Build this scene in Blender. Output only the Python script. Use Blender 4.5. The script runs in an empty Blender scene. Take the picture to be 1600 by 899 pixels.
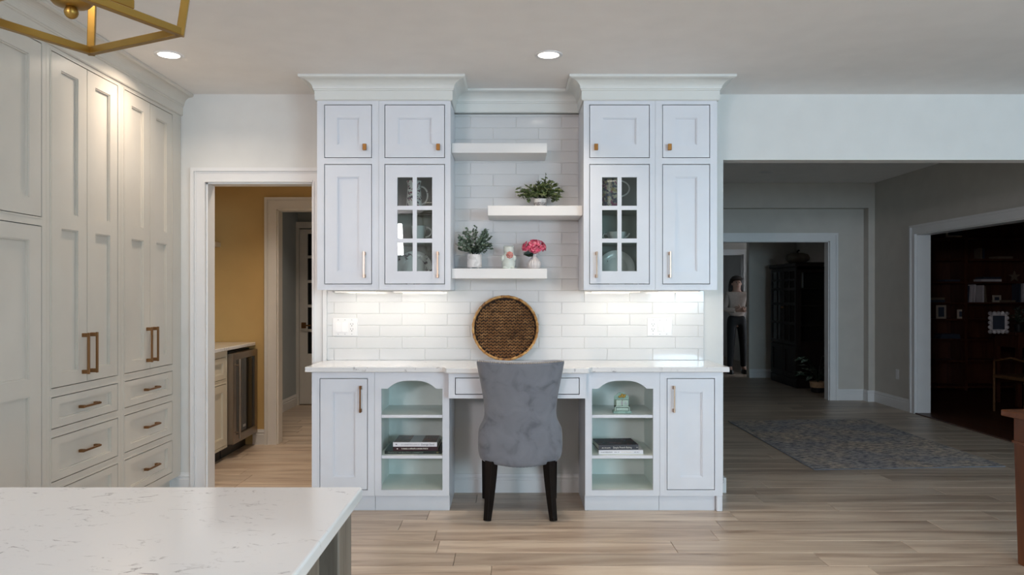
import bpy, bmesh, math, random
from mathutils import Vector, Matrix, Euler
random.seed(7)
PI = math.pi
scene = bpy.context.scene
COL = scene.collection

# ------------------------------------------------------------------ camera
EYE = 1.335          # eye height
FPX = 1190.0         # focal length in pixels of a 1600 px wide frame
cam_d = bpy.data.cameras.new('camera')
cam_d.sensor_width = 36.0
cam_d.lens = 36.0 * FPX / 1600.0
cam_d.shift_x = 2.0 / 1600.0
cam_d.shift_y = 11.5 / 1600.0
cam_d.clip_start = 0.05
cam_d.clip_end = 100
cam = bpy.data.objects.new('camera', cam_d)
COL.objects.link(cam)
cam.location = (0, 0, EYE)
cam.rotation_euler = (PI / 2, 0, 0)
scene.camera = cam

# ------------------------------------------------------------------ world, daylight, exposure
world = bpy.data.worlds.new('world')
scene.world = world
world.use_nodes = True
bg = world.node_tree.nodes['Background']
bg.inputs[0].default_value = (0.78, 0.88, 1.0, 1)
bg.inputs[1].default_value = 2.5
scene.view_settings.view_transform = 'Standard'
scene.view_settings.look = 'None'
scene.view_settings.exposure = -0.01
scene.view_settings.gamma = 1.0
scene.view_settings.use_curve_mapping = False


def area(name, loc, rot, sx, sy, power, color, spread=PI, disk=False):
    l = bpy.data.lights.new(name, 'AREA')
    l.shape = 'DISK' if disk else 'RECTANGLE'
    l.size = sx
    if not disk:
        l.size_y = sy
    l.energy = power
    l.color = color
    l.spread = spread
    o = bpy.data.objects.new(name, l)
    COL.objects.link(o)
    o.location = loc
    o.rotation_euler = rot
    return o


STUDY_FILL = (0.80, 0.90, 1.0)
# daylight coming through the three windows behind the camera (light stands in the window openings)
TILT = math.radians(18)      # sky light falls slightly downwards through the panes
area('daylight_rear_window', (3.95, -3.20, 1.75), (PI / 2 - TILT, 0, -0.10), 2.75, 1.25, 205, (0.58, 0.82, 1.0))
area('daylight_corner_window', (-2.27, -3.30, 2.27), (PI / 2 - TILT, 0, 0), 0.9, 0.55, 92, (0.98, 0.90, 0.96))
area('daylight_side_window', (5.42, 0.3, 1.55), (0, PI / 2 - TILT, 0), 1.5, 5.6, 22, (0.45, 0.72, 1.0))
area('study_fill_light', (3.2, 16.9, 1.5), (-PI / 2, 0, 0), 1.0, 1.2, 1.6, STUDY_FILL)  # added dim fill; no window is built in the study

# ------------------------------------------------------------------ materials


def new_mat(name):
    m = bpy.data.materials.new(name)
    m.use_nodes = True
    return m, m.node_tree.nodes, m.node_tree.links, m.node_tree.nodes['Principled BSDF']


def N(nodes, t, **kw):
    n = nodes.new(t)
    for k, v in kw.items():
        setattr(n, k, v)
    return n


def ramp(nodes, stops):
    r = nodes.new('ShaderNodeValToRGB')
    e = r.color_ramp.elements
    while len(e) < len(stops):
        e.new(0.5)
    for i, (p, c) in enumerate(stops):
        e[i].position = p
        e[i].color = (c[0], c[1], c[2], 1)
    return r


def paint(name, c, rough=0.45, var=0.04, scale=6.0, bump=0.02, bscale=180, metallic=0.0, coat=0.0, spec=0.5):
    m, n, l, b = new_mat(name)
    tc = N(n, 'ShaderNodeTexCoord')
    no = N(n, 'ShaderNodeTexNoise')
    no.inputs['Scale'].default_value = scale
    no.inputs['Detail'].default_value = 3
    l.new(tc.outputs['Object'], no.inputs['Vector'])
    r = ramp(n, [(0.3, [x * (1 - var) for x in c]), (0.7, [min(1, x * (1 + var)) for x in c])])
    l.new(no.outputs[0], r.inputs[0])
    l.new(r.outputs[0], b.inputs['Base Color'])
    b.inputs['Roughness'].default_value = rough
    b.inputs['Metallic'].default_value = metallic
    b.inputs['Specular IOR Level'].default_value = spec
    b.inputs['Coat Weight'].default_value = coat
    if bump:
        n2 = N(n, 'ShaderNodeTexNoise')
        n2.inputs['Scale'].default_value = bscale
        l.new(tc.outputs['Object'], n2.inputs['Vector'])
        bp = N(n, 'ShaderNodeBump')
        bp.inputs['Strength'].default_value = bump
        l.new(n2.outputs[0], bp.inputs['Height'])
        l.new(bp.outputs[0], b.inputs['Normal'])
    return m


def wood(name, cols, axis=0, stretch=9.0, scale=7.0, rough=0.45, rand=0.0, bump=0.06, spec=0.5):
    """grain runs along the given object axis; rand = brightness change from object to object"""
    m, n, l, b = new_mat(name)
    tc = N(n, 'ShaderNodeTexCoord')
    mp = N(n, 'ShaderNodeMapping')
    sc = [stretch, stretch, stretch]
    sc[axis] = 1.0
    mp.inputs['Scale'].default_value = sc
    oi = N(n, 'ShaderNodeObjectInfo')
    addv = N(n, 'ShaderNodeVectorMath', operation='ADD')
    mulv = N(n, 'ShaderNodeVectorMath', operation='SCALE')
    comb = N(n, 'ShaderNodeCombineXYZ')
    for i in range(3):
        l.new(oi.outputs['Random'], comb.inputs[i])
    l.new(comb.outputs[0], mulv.inputs[0])
    mulv.inputs['Scale'].default_value = 37.0
    l.new(tc.outputs['Object'], addv.inputs[0])
    l.new(mulv.outputs[0], addv.inputs[1])
    l.new(addv.outputs[0], mp.inputs[0])
    no = N(n, 'ShaderNodeTexNoise')
    no.inputs['Scale'].default_value = scale / 4
    no.inputs['Detail'].default_value = 7
    no.inputs['Roughness'].default_value = 0.62
    no.inputs['Distortion'].default_value = 0.7
    l.new(mp.outputs[0], no.inputs['Vector'])
    st = [(0.28 + 0.44 * i / (len(cols) - 1), c) for i, c in enumerate(cols)]
    r = ramp(n, st)
    l.new(no.outputs[0], r.inputs[0])
    hs = N(n, 'ShaderNodeHueSaturation')
    l.new(r.outputs[0], hs.inputs['Color'])
    mr = N(n, 'ShaderNodeMapRange')
    mr.inputs['To Min'].default_value = 1 - rand
    mr.inputs['To Max'].default_value = 1 + rand
    l.new(oi.outputs['Random'], mr.inputs[0])
    l.new(mr.outputs[0], hs.inputs['Value'])
    l.new(hs.outputs[0], b.inputs['Base Color'])
    b.inputs['Roughness'].default_value = rough
    b.inputs['Specular IOR Level'].default_value = spec
    bp = N(n, 'ShaderNodeBump')
    bp.inputs['Strength'].default_value = bump
    bp.inputs['Distance'].default_value = 0.01
    l.new(no.outputs[0], bp.inputs['Height'])
    l.new(bp.outputs[0], b.inputs['Normal'])
    return m


def speckle(name, base, spots, scale=30.0, lo=0.55, hi=0.62, rough=0.3, detail=3, coat=0.0, dist=1.0):
    """base colour with irregular darker or coloured marks"""
    m, n, l, b = new_mat(name)
    tc = N(n, 'ShaderNodeTexCoord')
    last = None
    prev = base
    for i, (c, s, a, z) in enumerate(spots):
        no = N(n, 'ShaderNodeTexNoise')
        no.inputs['Scale'].default_value = s
        no.inputs['Detail'].default_value = detail
        no.inputs['Distortion'].default_value = dist
        mp = N(n, 'ShaderNodeMapping')
        mp.inputs['Location'].default_value = (3.1 * i, 1.7 * i, 5.3 * i)
        l.new(tc.outputs['Object'], mp.inputs[0])
        l.new(mp.outputs[0], no.inputs['Vector'])
        r = ramp(n, [(a, (0, 0, 0)), (z, (1, 1, 1))])
        l.new(no.outputs[0], r.inputs[0])
        mx = N(n, 'ShaderNodeMix', data_type='RGBA')
        l.new(r.outputs[0], mx.inputs['Factor'])
        if last is None:
            mx.inputs['A'].default_value = (*base, 1)
        else:
            l.new(last, mx.inputs['A'])
        mx.inputs['B'].default_value = (*c, 1)
        last = mx.outputs['Result']
    l.new(last, b.inputs['Base Color'])
    b.inputs['Roughness'].default_value = rough
    b.inputs['Coat Weight'].default_value = coat
    return m


def emit(name, c, s):
    m, n, l, b = new_mat(name)
    b.inputs['Base Color'].default_value = (*c, 1)
    b.inputs['Emission Color'].default_value = (*c, 1)
    b.inputs['Emission Strength'].default_value = s
    return m


def glassmat(name, tint=(0.92, 0.96, 0.94), ior=1.5, rough=0.01):
    m, n, l, b = new_mat(name)
    n.remove(b)
    tr = N(n, 'ShaderNodeBsdfTransparent')
    tr.inputs[0].default_value = (*tint, 1)
    gl = N(n, 'ShaderNodeBsdfGlossy')
    gl.inputs['Roughness'].default_value = rough
    fr = N(n, 'ShaderNodeFresnel')
    fr.inputs[0].default_value = ior
    mx = N(n, 'ShaderNodeMixShader')
    l.new(fr.outputs[0], mx.inputs[0])
    l.new(tr.outputs[0], mx.inputs[1])
    l.new(gl.outputs[0], mx.inputs[2])
    l.new(mx.outputs[0], n['Material Output'].inputs[0])
    return m


def quartz(name):
    m, n, l, b = new_mat(name)
    tc = N(n, 'ShaderNodeTexCoord')
    mp = N(n, 'ShaderNodeMapping')
    mp.inputs['Rotation'].default_value = (0, 0, 0.5)
    mp.inputs['Scale'].default_value = (1.0, 1.9, 1.0)
    l.new(tc.outputs['Object'], mp.inputs[0])
    a = N(n, 'ShaderNodeTexNoise')
    a.inputs['Scale'].default_value = 21
    a.inputs['Detail'].default_value = 7
    a.inputs['Roughness'].default_value = 0.7
    a.inputs['Distortion'].default_value = 1.2
    l.new(mp.outputs[0], a.inputs['Vector'])
    r1 = ramp(n, [(0.575, (0, 0, 0)), (0.66, (1, 1, 1))])
    l.new(a.outputs[0], r1.inputs[0])
    c = N(n, 'ShaderNodeTexNoise')
    c.inputs['Scale'].default_value = 7
    c.inputs['Detail'].default_value = 2
    l.new(tc.outputs['Object'], c.inputs['Vector'])
    r2 = ramp(n, [(0.40, (0, 0, 0)), (0.56, (1, 1, 1))])
    l.new(c.outputs[0], r2.inputs[0])
    mu = N(n, 'ShaderNodeMath', operation='MULTIPLY')
    l.new(r1.outputs[0], mu.inputs[0])
    l.new(r2.outputs[0], mu.inputs[1])
    mx = N(n, 'ShaderNodeMix', data_type='RGBA')
    mx.inputs['A'].default_value = (0.80, 0.80, 0.80, 1)
    mx.inputs['B'].default_value = (0.36, 0.35, 0.36, 1)
    l.new(mu.outputs[0], mx.inputs['Factor'])
    l.new(mx.outputs['Result'], b.inputs['Base Color'])
    b.inputs['Roughness'].default_value = 0.10
    return m


def rugmat(name):
    m, n, l, b = new_mat(name)
    tc = N(n, 'ShaderNodeTexCoord')
    mp = N(n, 'ShaderNodeMapping')
    mp.inputs['Scale'].default_value = (1, 2.2, 1)
    l.new(tc.outputs['Object'], mp.inputs[0])
    a = N(n, 'ShaderNodeTexNoise')
    a.inputs['Scale'].default_value = 17
    a.inputs['Detail'].default_value = 7
    a.inputs['Roughness'].default_value = 0.75
    l.new(mp.outputs[0], a.inputs['Vector'])
    r = ramp(n, [(0.36, (0.07, 0.075, 0.09)), (0.45, (0.28, 0.28, 0.30)), (0.52, (0.55, 0.49, 0.43)), (0.62, (0.80, 0.74, 0.66))])
    l.new(a.outputs[0], r.inputs[0])
    c = N(n, 'ShaderNodeTexNoise')
    c.inputs['Scale'].default_value = 2.2
    l.new(tc.outputs['Object'], c.inputs['Vector'])
    r2 = ramp(n, [(0.4, (0.74, 0.76, 0.84)), (0.6, (1.0, 0.92, 0.84))])
    l.new(c.outputs[0], r2.inputs[0])
    mx = N(n, 'ShaderNodeMix', data_type='RGBA', blend_type='MULTIPLY')
    mx.inputs['Factor'].default_value = 1
    l.new(r.outputs[0], mx.inputs['A'])
    l.new(r2.outputs[0], mx.inputs['B'])
    l.new(mx.outputs['Result'], b.inputs['Base Color'])
    b.inputs['Roughness'].default_value = 0.95
    bp = N(n, 'ShaderNodeBump')
    bp.inputs['Strength'].default_value = 0.4
    l.new(a.outputs[0], bp.inputs['Height'])
    l.new(bp.outputs[0], b.inputs['Normal'])
    return m


def velvet(name):
    m, n, l, b = new_mat(name)
    tc = N(n, 'ShaderNodeTexCoord')
    a = N(n, 'ShaderNodeTexNoise')
    a.inputs['Scale'].default_value = 9
    a.inputs['Detail'].default_value = 4
    a.inputs['Distortion'].default_value = 0.8
    l.new(tc.outputs['Object'], a.inputs['Vector'])
    r = ramp(n, [(0.30, (0.135, 0.142, 0.165)), (0.44, (0.190, 0.200, 0.228)), (0.7, (0.220, 0.230, 0.258))])
    l.new(a.outputs[0], r.inputs[0])
    l.new(r.outputs[0], b.inputs['Base Color'])
    b.inputs['Roughness'].default_value = 0.85
    b.inputs['Sheen Weight'].default_value = 0.35
    b.inputs['Sheen Roughness'].default_value = 0.4
    b.inputs['Specular IOR Level'].default_value = 0.2
    return m


def planks_tex(name, cols):
    """floor boards where they are too far or hidden to be built one by one"""
    m, n, l, b = new_mat(name)
    tc = N(n, 'ShaderNodeTexCoord')
    br = N(n, 'ShaderNodeTexBrick')
    br.inputs['Scale'].default_value = 1.0
    br.inputs['Brick Width'].default_value = 1.8
    br.inputs['Row Height'].default_value = 0.19
    br.inputs['Mortar Size'].default_value = 0.002
    br.inputs['Color1'].default_value = (*cols[1], 1)
    br.inputs['Color2'].default_value = (*cols[2], 1)
    br.inputs['Mortar'].default_value = (*[x * 0.4 for x in cols[0]], 1)
    l.new(tc.outputs['Object'], br.inputs['Vector'])
    mp = N(n, 'ShaderNodeMapping')
    mp.inputs['Scale'].default_value = (1, 9, 1)
    l.new(tc.outputs['Object'], mp.inputs[0])
    a = N(n, 'ShaderNodeTexNoise')
    a.inputs['Scale'].default_value = 2.5
    a.inputs['Detail'].default_value = 6
    l.new(mp.outputs[0], a.inputs['Vector'])
    r = ramp(n, [(0.3, (0.65, 0.62, 0.6)), (0.65, (1, 1, 1))])
    l.new(a.outputs[0], r.inputs[0])
    mx = N(n, 'ShaderNodeMix', data_type='RGBA', blend_type='MULTIPLY')
    mx.inputs['Factor'].default_value = 1
    l.new(br.outputs[0], mx.inputs['A'])
    l.new(r.outputs[0], mx.inputs['B'])
    l.new(mx.outputs['Result'], b.inputs['Base Color'])
    b.inputs['Roughness'].default_value = 0.4
    return m


OAK = [(0.24, 0.17, 0.12), (0.42, 0.325, 0.25), (0.56, 0.46, 0.365), (0.63, 0.53, 0.43)]
M = {
    'wall': paint('wall_paint', (0.74, 0.74, 0.72), 0.6, 0.02),
    'wall_yellow': paint('wall_paint_yellow', (0.62, 0.43, 0.18), 0.6, 0.03),
    'wall_blue': paint('wall_paint_grey_blue', (0.42, 0.47, 0.50), 0.6, 0.03),
    'wall_far': paint('wall_paint_beige', (0.60, 0.57, 0.52), 0.6, 0.03),
    'ceiling': paint('ceiling_paint', (0.90, 0.88, 0.86), 0.75, 0.02),
    'trim': paint('trim_paint', (0.80, 0.80, 0.80), 0.35, 0.02, bump=0.0),
    'white': paint('cabinet_white', (0.735, 0.758, 0.805), 0.35, 0.02, bump=0.01),
    'crown': paint('cabinet_white_crown', (0.73, 0.745, 0.72), 0.4, 0.02, bump=0.01),
    'inner_shaded': paint('shaded_interior', (0.34, 0.39, 0.35), 0.5, 0.03, bump=0.0),  # darker interior copy, shade behind the glass put into the colour
    'inner': paint('cabinet_interior', (0.80, 0.87, 0.82), 0.4, 0.03, bump=0.0),  # green cast from lighting and camera put into this colour
    'greige': paint('pantry_greige', (0.64, 0.595, 0.53), 0.32, 0.02, bump=0.01),
    'cream': paint('hall_cabinet_cream', (0.66, 0.60, 0.48), 0.4, 0.02, bump=0.0),
    'shelf': paint('shelf_white', (0.80, 0.79, 0.78), 0.35, 0.01, bump=0.0),
    'tile': paint('glazed_tile', (0.73, 0.725, 0.725), 0.09, 0.025, scale=3, bump=0.015, bscale=14),
    'grout': paint('grout', (0.80, 0.79, 0.77), 0.8, 0.02),
    'plastic': paint('white_plastic', (0.82, 0.81, 0.81), 0.3, 0.01, bump=0.0),
    'black': paint('black_plastic', (0.012, 0.012, 0.013), 0.4, 0.1, bump=0.0),
    'quartz': quartz('white_quartz'),
    'pull': paint('brown_bronze', (0.23, 0.115, 0.045), 0.38, 0.1, metallic=0.75, bump=0.0),
    'pull_light': paint('champagne_bronze', (0.50, 0.36, 0.27), 0.3, 0.08, metallic=0.9, bump=0.0),
    'knob': paint('amber_bronze', (0.34, 0.15, 0.03), 0.4, 0.15, metallic=0.5, bump=0.0),
    'brass': paint('aged_brass', (0.36, 0.22, 0.055), 0.34, 0.12, metallic=0.95, bump=0.01, bscale=60),
    'steel': paint('stainless', (0.30, 0.25, 0.205), 0.33, 0.05, metallic=0.9, bump=0.0),
    'glass': glassmat('cabinet_glass'),
    'darkglass': paint('dark_glass', (0.012, 0.014, 0.016), 0.05, 0.05, bump=0.0, spec=0.25),
    'oak': wood('oak_plank', OAK, 0, 11.0, 3.6, 0.36, 0.14, 0.05),
    'oak_far': planks_tex('oak_boards', OAK),
    'darkfloor': wood('dark_floor', [(0.05, 0.02, 0.01), (0.09, 0.035, 0.016), (0.12, 0.05, 0.02)], 1, 8, 6, 0.35),
    'cherry': wood('cherry_wood', [(0.05, 0.016, 0.008), (0.085, 0.03, 0.014), (0.11, 0.04, 0.018)], 2, 7, 6, 0.4),
    'black_wood': wood('black_wood', [(0.010, 0.007, 0.006), (0.016, 0.011, 0.009), (0.022, 0.015, 0.012)], 2, 7, 6, 0.5, spec=0.15),
    'leg': wood('espresso_leg', [(0.006, 0.004, 0.003), (0.010, 0.007, 0.006), (0.014, 0.010, 0.008)], 2, 7, 6, 0.45, spec=0.12),
    'pine': wood('red_pine', [(0.06, 0.017, 0.005), (0.125, 0.038, 0.010), (0.18, 0.058, 0.016)], 2, 9, 6, 0.4),
    'island': wood('weathered_oak', [(0.10, 0.08, 0.06), (0.17, 0.14, 0.11), (0.22, 0.185, 0.15)], 2, 12, 9, 0.55),
    'velvet': velvet('grey_velvet'),
    'rug': rugmat('rug_pile'),
    'nail': paint('nail_silver', (0.55, 0.50, 0.45), 0.3, 0.1, metallic=0.9, bump=0.0),
    'weave': speckle('water_hyacinth', (0.27, 0.125, 0.042), [((0.45, 0.245, 0.10), 14, 0.46, 0.66), ((0.12, 0.052, 0.018), 18, 0.55, 0.70)], rough=0.6),
    'weave_gap_shade': paint('water_hyacinth_gap_shade', (0.020, 0.008, 0.003), 0.8, 0.1, bump=0.0),  # near-black disc colour stands in for shade between the strands
    'weave_rim': speckle('cane_rim', (0.42, 0.205, 0.055), [((0.58, 0.36, 0.14), 26, 0.5, 0.6), ((0.17, 0.06, 0.015), 34, 0.55, 0.62)], rough=0.5),
    'leaf': speckle('leaf_grey_green', (0.105, 0.15, 0.095), [((0.28, 0.35, 0.28), 40, 0.48, 0.62), ((0.03, 0.05, 0.028), 34, 0.52, 0.64)], rough=0.55),
    'leaf2': speckle('leaf_olive_green', (0.105, 0.145, 0.045), [((0.27, 0.30, 0.15), 40, 0.5, 0.62), ((0.03, 0.05, 0.02), 34, 0.54, 0.64)], rough=0.5),
    'leaf_dark': paint('leaf_dark', (0.012, 0.022, 0.010), 0.5, 0.2, bump=0.0),
    'leaf_house': speckle('leaf_houseplant', (0.03, 0.05, 0.03), [((0.20, 0.22, 0.18), 18, 0.55, 0.6)], rough=0.4),
    'pink': speckle('petal_pink', (0.78, 0.085, 0.20), [((0.90, 0.36, 0.42), 55, 0.45, 0.60), ((0.50, 0.02, 0.06), 60, 0.52, 0.62)], rough=0.6),
    'marble': speckle('pot_white', (0.72, 0.70, 0.69), [((0.58, 0.56, 0.55), 25, 0.5, 0.6)], rough=0.4),
    'stone': speckle('pot_grey_stone', (0.33, 0.31, 0.30), [((0.55, 0.53, 0.52), 70, 0.5, 0.56), ((0.16, 0.15, 0.16), 60, 0.53, 0.6)], rough=0.7),
    'celadon': paint('celadon_glaze', (0.60, 0.65, 0.61), 0.12, 0.06, scale=20, bump=0.0),
    'rose': speckle('rose_glaze', (0.50, 0.17, 0.15), [((0.68, 0.36, 0.32), 120, 0.48, 0.58)], rough=0.25),
    'vase': paint('vase_glaze', (0.66, 0.63, 0.63), 0.18, 0.03, bump=0.0),
    'china': speckle('floral_china', (0.78, 0.76, 0.74), [((0.055, 0.03, 0.07), 55, 0.55, 0.58), ((0.30, 0.09, 0.13), 42, 0.60, 0.63)], rough=0.2, dist=0.3),
    'china_dark': speckle('dense_floral_china', (0.50, 0.44, 0.34), [((0.05, 0.055, 0.10), 45, 0.49, 0.53), ((0.28, 0.05, 0.14), 38, 0.57, 0.6), ((0.36, 0.28, 0.10), 33, 0.60, 0.64)], rough=0.25, dist=0.3),
    'china_white': speckle('white_china', (0.80, 0.82, 0.82), [((0.16, 0.07, 0.10), 26, 0.66, 0.69)], rough=0.15, dist=0.3),
    'china_rim': speckle('rim_china', (0.74, 0.76, 0.76), [((0.13, 0.10, 0.13), 34, 0.54, 0.58)], rough=0.15, dist=0.5),
    'mint': speckle('mint_wood', (0.30, 0.44, 0.37), [((0.20, 0.31, 0.26), 60, 0.5, 0.6)], rough=0.5),
    'mint_light': paint('mint_light', (0.42, 0.54, 0.46), 0.5, 0.08, scale=60, bump=0.0),
    'gold': paint('gold_paint', (0.45, 0.30, 0.07), 0.4, 0.2, bump=0.0),
    'ink': paint('print_dark', (0.05, 0.05, 0.06), 0.5, 0.05, bump=0.0),
    'ink_grey': paint('print_grey', (0.34, 0.34, 0.36), 0.5, 0.05, bump=0.0),
    'ink_cream': paint('print_cream', (0.70, 0.66, 0.58), 0.5, 0.05, bump=0.0),
    'ink_green': paint('print_green_grey', (0.20, 0.25, 0.21), 0.5, 0.05, bump=0.0),
    'ink_gold': paint('print_gold', (0.36, 0.29, 0.11), 0.5, 0.05, bump=0.0),
    'paper': paint('page_paper', (0.55, 0.50, 0.42), 0.8, 0.08, scale=40, bump=0.0),
    'book_white': paint('book_white', (0.80, 0.79, 0.82), 0.4, 0.02, bump=0.0),
    'book_grey': paint('book_cover_grey', (0.36, 0.41, 0.44), 0.35, 0.06, bump=0.0),
    'book_photo': speckle('book_cover_photo', (0.030, 0.018, 0.016), [((0.22, 0.045, 0.025), 40, 0.52, 0.6), ((0.16, 0.15, 0.12), 50, 0.58, 0.64)], rough=0.3),
    'book_maroon': paint('book_maroon', (0.035, 0.010, 0.016), 0.4, 0.2, bump=0.0),
    'book_green': paint('book_black_green', (0.012, 0.022, 0.018), 0.35, 0.2, bump=0.0),
    'book_black': speckle('book_black_cover', (0.010, 0.010, 0.016), [((0.17, 0.05, 0.06), 26, 0.58, 0.64), ((0.06, 0.12, 0.22), 22, 0.61, 0.66)], rough=0.5),
    'book_blue': paint('book_blue', (0.055, 0.075, 0.11), 0.5, 0.1, bump=0.0),
    'book_tan': paint('book_tan', (0.22, 0.18, 0.13), 0.5, 0.1, bump=0.0),
    'rattan': paint('rattan', (0.16, 0.085, 0.035), 0.5, 0.15, bump=0.0),
    'wicker_pot': paint('wicker_pot', (0.42, 0.28, 0.16), 0.7, 0.12, scale=40, bump=0.05),
    'pumpkin': paint('pumpkin_dull', (0.10, 0.085, 0.06), 0.6, 0.2, bump=0.0),
    'skin': paint('skin', (0.48, 0.29, 0.22), 0.5, 0.05, bump=0.0),
    'hair': paint('hair_dark', (0.018, 0.010, 0.007), 0.5, 0.2, scale=40, bump=0.0),
    'sweater': paint('cream_sweater', (0.50, 0.42, 0.37), 0.9, 0.08, scale=30, bump=0.06),
    'trousers': paint('black_trousers', (0.008, 0.008, 0.010), 0.7, 0.1, bump=0.0),
    'lens': emit('lamp_lens', (1.0, 0.93, 0.83), 5.0),
    'lens_off': paint('lamp_lens_off', (0.75, 0.75, 0.75), 0.3, 0.01, bump=0.0),
    'led': emit('led_strip', (1.0, 0.86, 0.62), 4.0),
    'candle': paint('candle_ivory', (0.70, 0.66, 0.56), 0.4, 0.02, bump=0.0),
}

# ------------------------------------------------------------------ mesh helpers


class MB:
    """collects shapes; build() links them as one mesh object"""

    def __init__(s):
        s.v = []
        s.f = []

    def add(s, vs, fs):
        o = len(s.v)
        s.v += [tuple(p) for p in vs]
        s.f += [tuple(i + o for i in f) for f in fs]
        return s

    def box(s, x0, x1, y0, y1, z0, z1):
        return s.add([(x0, y0, z0), (x1, y0, z0), (x1, y1, z0), (x0, y1, z0), (x0, y0, z1), (x1, y0, z1), (x1, y1, z1), (x0, y1, z1)],
                     [(0, 3, 2, 1), (4, 5, 6, 7), (0, 1, 5, 4), (1, 2, 6, 5), (2, 3, 7, 6), (3, 0, 4, 7)])

    def rings(s, rs, closed=True, cap0=True, cap1=True):
        n = len(rs[0])
        vs = [p for r in rs for p in r]
        fs = []
        for i in range(len(rs) - 1):
            for j in range(n if closed else n - 1):
                k = (j + 1) % n
                fs.append((i * n + j, i * n + k, (i + 1) * n + k, (i + 1) * n + j))
        if cap0:
            fs.append(tuple(range(n - 1, -1, -1)))
        if cap1:
            fs.append(tuple(range((len(rs) - 1) * n, len(rs) * n)))
        return s.add(vs, fs)

    def lathe(s, prof, c=(0, 0, 0), n=20, rib=0, ribamp=0.0, cap=True):
        rs = []
        for r, z in prof:
            ring = []
            for i in range(n):
                a = 2 * PI * i / n
                rr = r * (1 + ribamp * math.cos(rib * a)) if rib else r
                ring.append((c[0] + rr * math.cos(a), c[1] + rr * math.sin(a), c[2] + z))
            rs.append(ring)
        return s.rings(rs, True, cap, cap)

    def tube(s, pts, r, n=8, cap=True, sq=False):
        pts = [Vector(p) for p in pts]
        rs = []
        up = Vector((0, 0, 1))
        rad = r if isinstance(r, (list, tuple)) else [r] * len(pts)
        prev = None
        for i, p in enumerate(pts):
            if i == 0:
                t = pts[1] - pts[0]
            elif i == len(pts) - 1:
                t = pts[-1] - pts[-2]
            else:
                t = (pts[i + 1] - pts[i]).normalized() + (pts[i] - pts[i - 1]).normalized()
            t.normalize()
            if prev is None:
                a = up.cross(t)
                if a.length < 1e-3:
                    a = Vector((1, 0, 0)).cross(t)
            else:
                a = prev - t * prev.dot(t)
            a.normalize()
            prev = a
            b = t.cross(a)
            ring = []
            for k in range(n):
                th = 2 * PI * (k + (0.5 if sq else 0)) / n
                ring.append(p + (a * math.cos(th) + b * math.sin(th)) * rad[i])
            rs.append(ring)
        return s.rings(rs, True, cap, cap)

    def bar(s, a, b, w):
        return s.tube([a, b], w * 0.7071, 4, True, True)

    def ball(s, c, r, n=10, m=7, sz=1.0):
        prof = [(max(1e-4, r * math.sin(PI * i / m)), -r * sz * math.cos(PI * i / m)) for i in range(m + 1)]
        return s.lathe(prof, c, n)

    def poly(s, pts2, y0, y1):
        """outline in X,Z extruded from y0 to y1"""
        n = len(pts2)
        vs = [(x, y0, z) for x, z in pts2] + [(x, y1, z) for x, z in pts2]
        fs = [tuple(range(n)), tuple(range(2 * n - 1, n - 1, -1))]
        for i in range(n):
            k = (i + 1) % n
            fs.append((i, i + n, k + n, k))
        return s.add(vs, fs)

    def frame(s, u0, u1, z0, z1, holes, y0, y1):
        """plate with rectangular holes"""
        us = sorted(set([u0, u1] + [h[0] for h in holes] + [h[1] for h in holes]))
        zs = sorted(set([z0, z1] + [h[2] for h in holes] + [h[3] for h in holes]))

        def solid(i, j):
            if i < 0 or j < 0 or i >= len(us) - 1 or j >= len(zs) - 1:
                return False
            cu, cz = (us[i] + us[i + 1]) / 2, (zs[j] + zs[j + 1]) / 2
            return not any(h[0] < cu < h[1] and h[2] < cz < h[3] for h in holes)
        for i in range(len(us) - 1):
            for j in range(len(zs) - 1):
                if not solid(i, j):
                    continue
                a, b, c, d = us[i], us[i + 1], zs[j], zs[j + 1]
                vs = [(a, y0, c), (b, y0, c), (b, y1, c), (a, y1, c), (a, y0, d), (b, y0, d), (b, y1, d), (a, y1, d)]
                fs = [(0, 1, 5, 4), (2, 3, 7, 6)]
                if not solid(i + 1, j):
                    fs.append((1, 2, 6, 5))
                if not solid(i - 1, j):
                    fs.append((3, 0, 4, 7))
                if not solid(i, j + 1):
                    fs.append((4, 5, 6, 7))
                if not solid(i, j - 1):
                    fs.append((0, 3, 2, 1))
                s.add(vs, fs)
        return s

    def bead(s, h, w, y0, y1):
        a, b, c, d = h
        s.box(a - w, a, y0, y1, c - w, d + w)
        s.box(b, b + w, y0, y1, c - w, d + w)
        s.box(a, b, y0, y1, c - w, c)
        s.box(a, b, y0, y1, d, d + w)
        return s

    def mesh(s, name, smooth=False):
        me = bpy.data.meshes.new(name)
        me.from_pydata(s.v, [], s.f)
        me.validate()
        bm = bmesh.new()
        bm.from_mesh(me)
        bmesh.ops.recalc_face_normals(bm, faces=bm.faces)
        if smooth:
            for f in bm.faces:
                f.smooth = True
            for e in bm.edges:
                if len(e.link_faces) == 2 and e.calc_face_angle(0) > 0.75:
                    e.smooth = False
        bm.to_mesh(me)
        bm.free()
        return me

    def build(s, name, mat, parent=None, smooth=False, bevel=0.0, loc=None, seg=1):
        me = s.mesh(name, smooth)
        return link(name, me, mat, parent, bevel, loc, seg)


def link(name, me, mat, parent=None, bevel=0.0, loc=None, seg=1):
    if mat is not None and len(me.materials) == 0:
        me.materials.append(M[mat] if isinstance(mat, str) else mat)
    o = bpy.data.objects.new(name, me)
    COL.objects.link(o)
    if parent is not None:
        o.parent = parent
    if loc is not None:
        o.location = loc
    if bevel:
        b = o.modifiers.new('bevel', 'BEVEL')
        b.width = bevel
        b.segments = seg
        b.limit_method = 'ANGLE'
        b.angle_limit = 0.6
    return o


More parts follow.
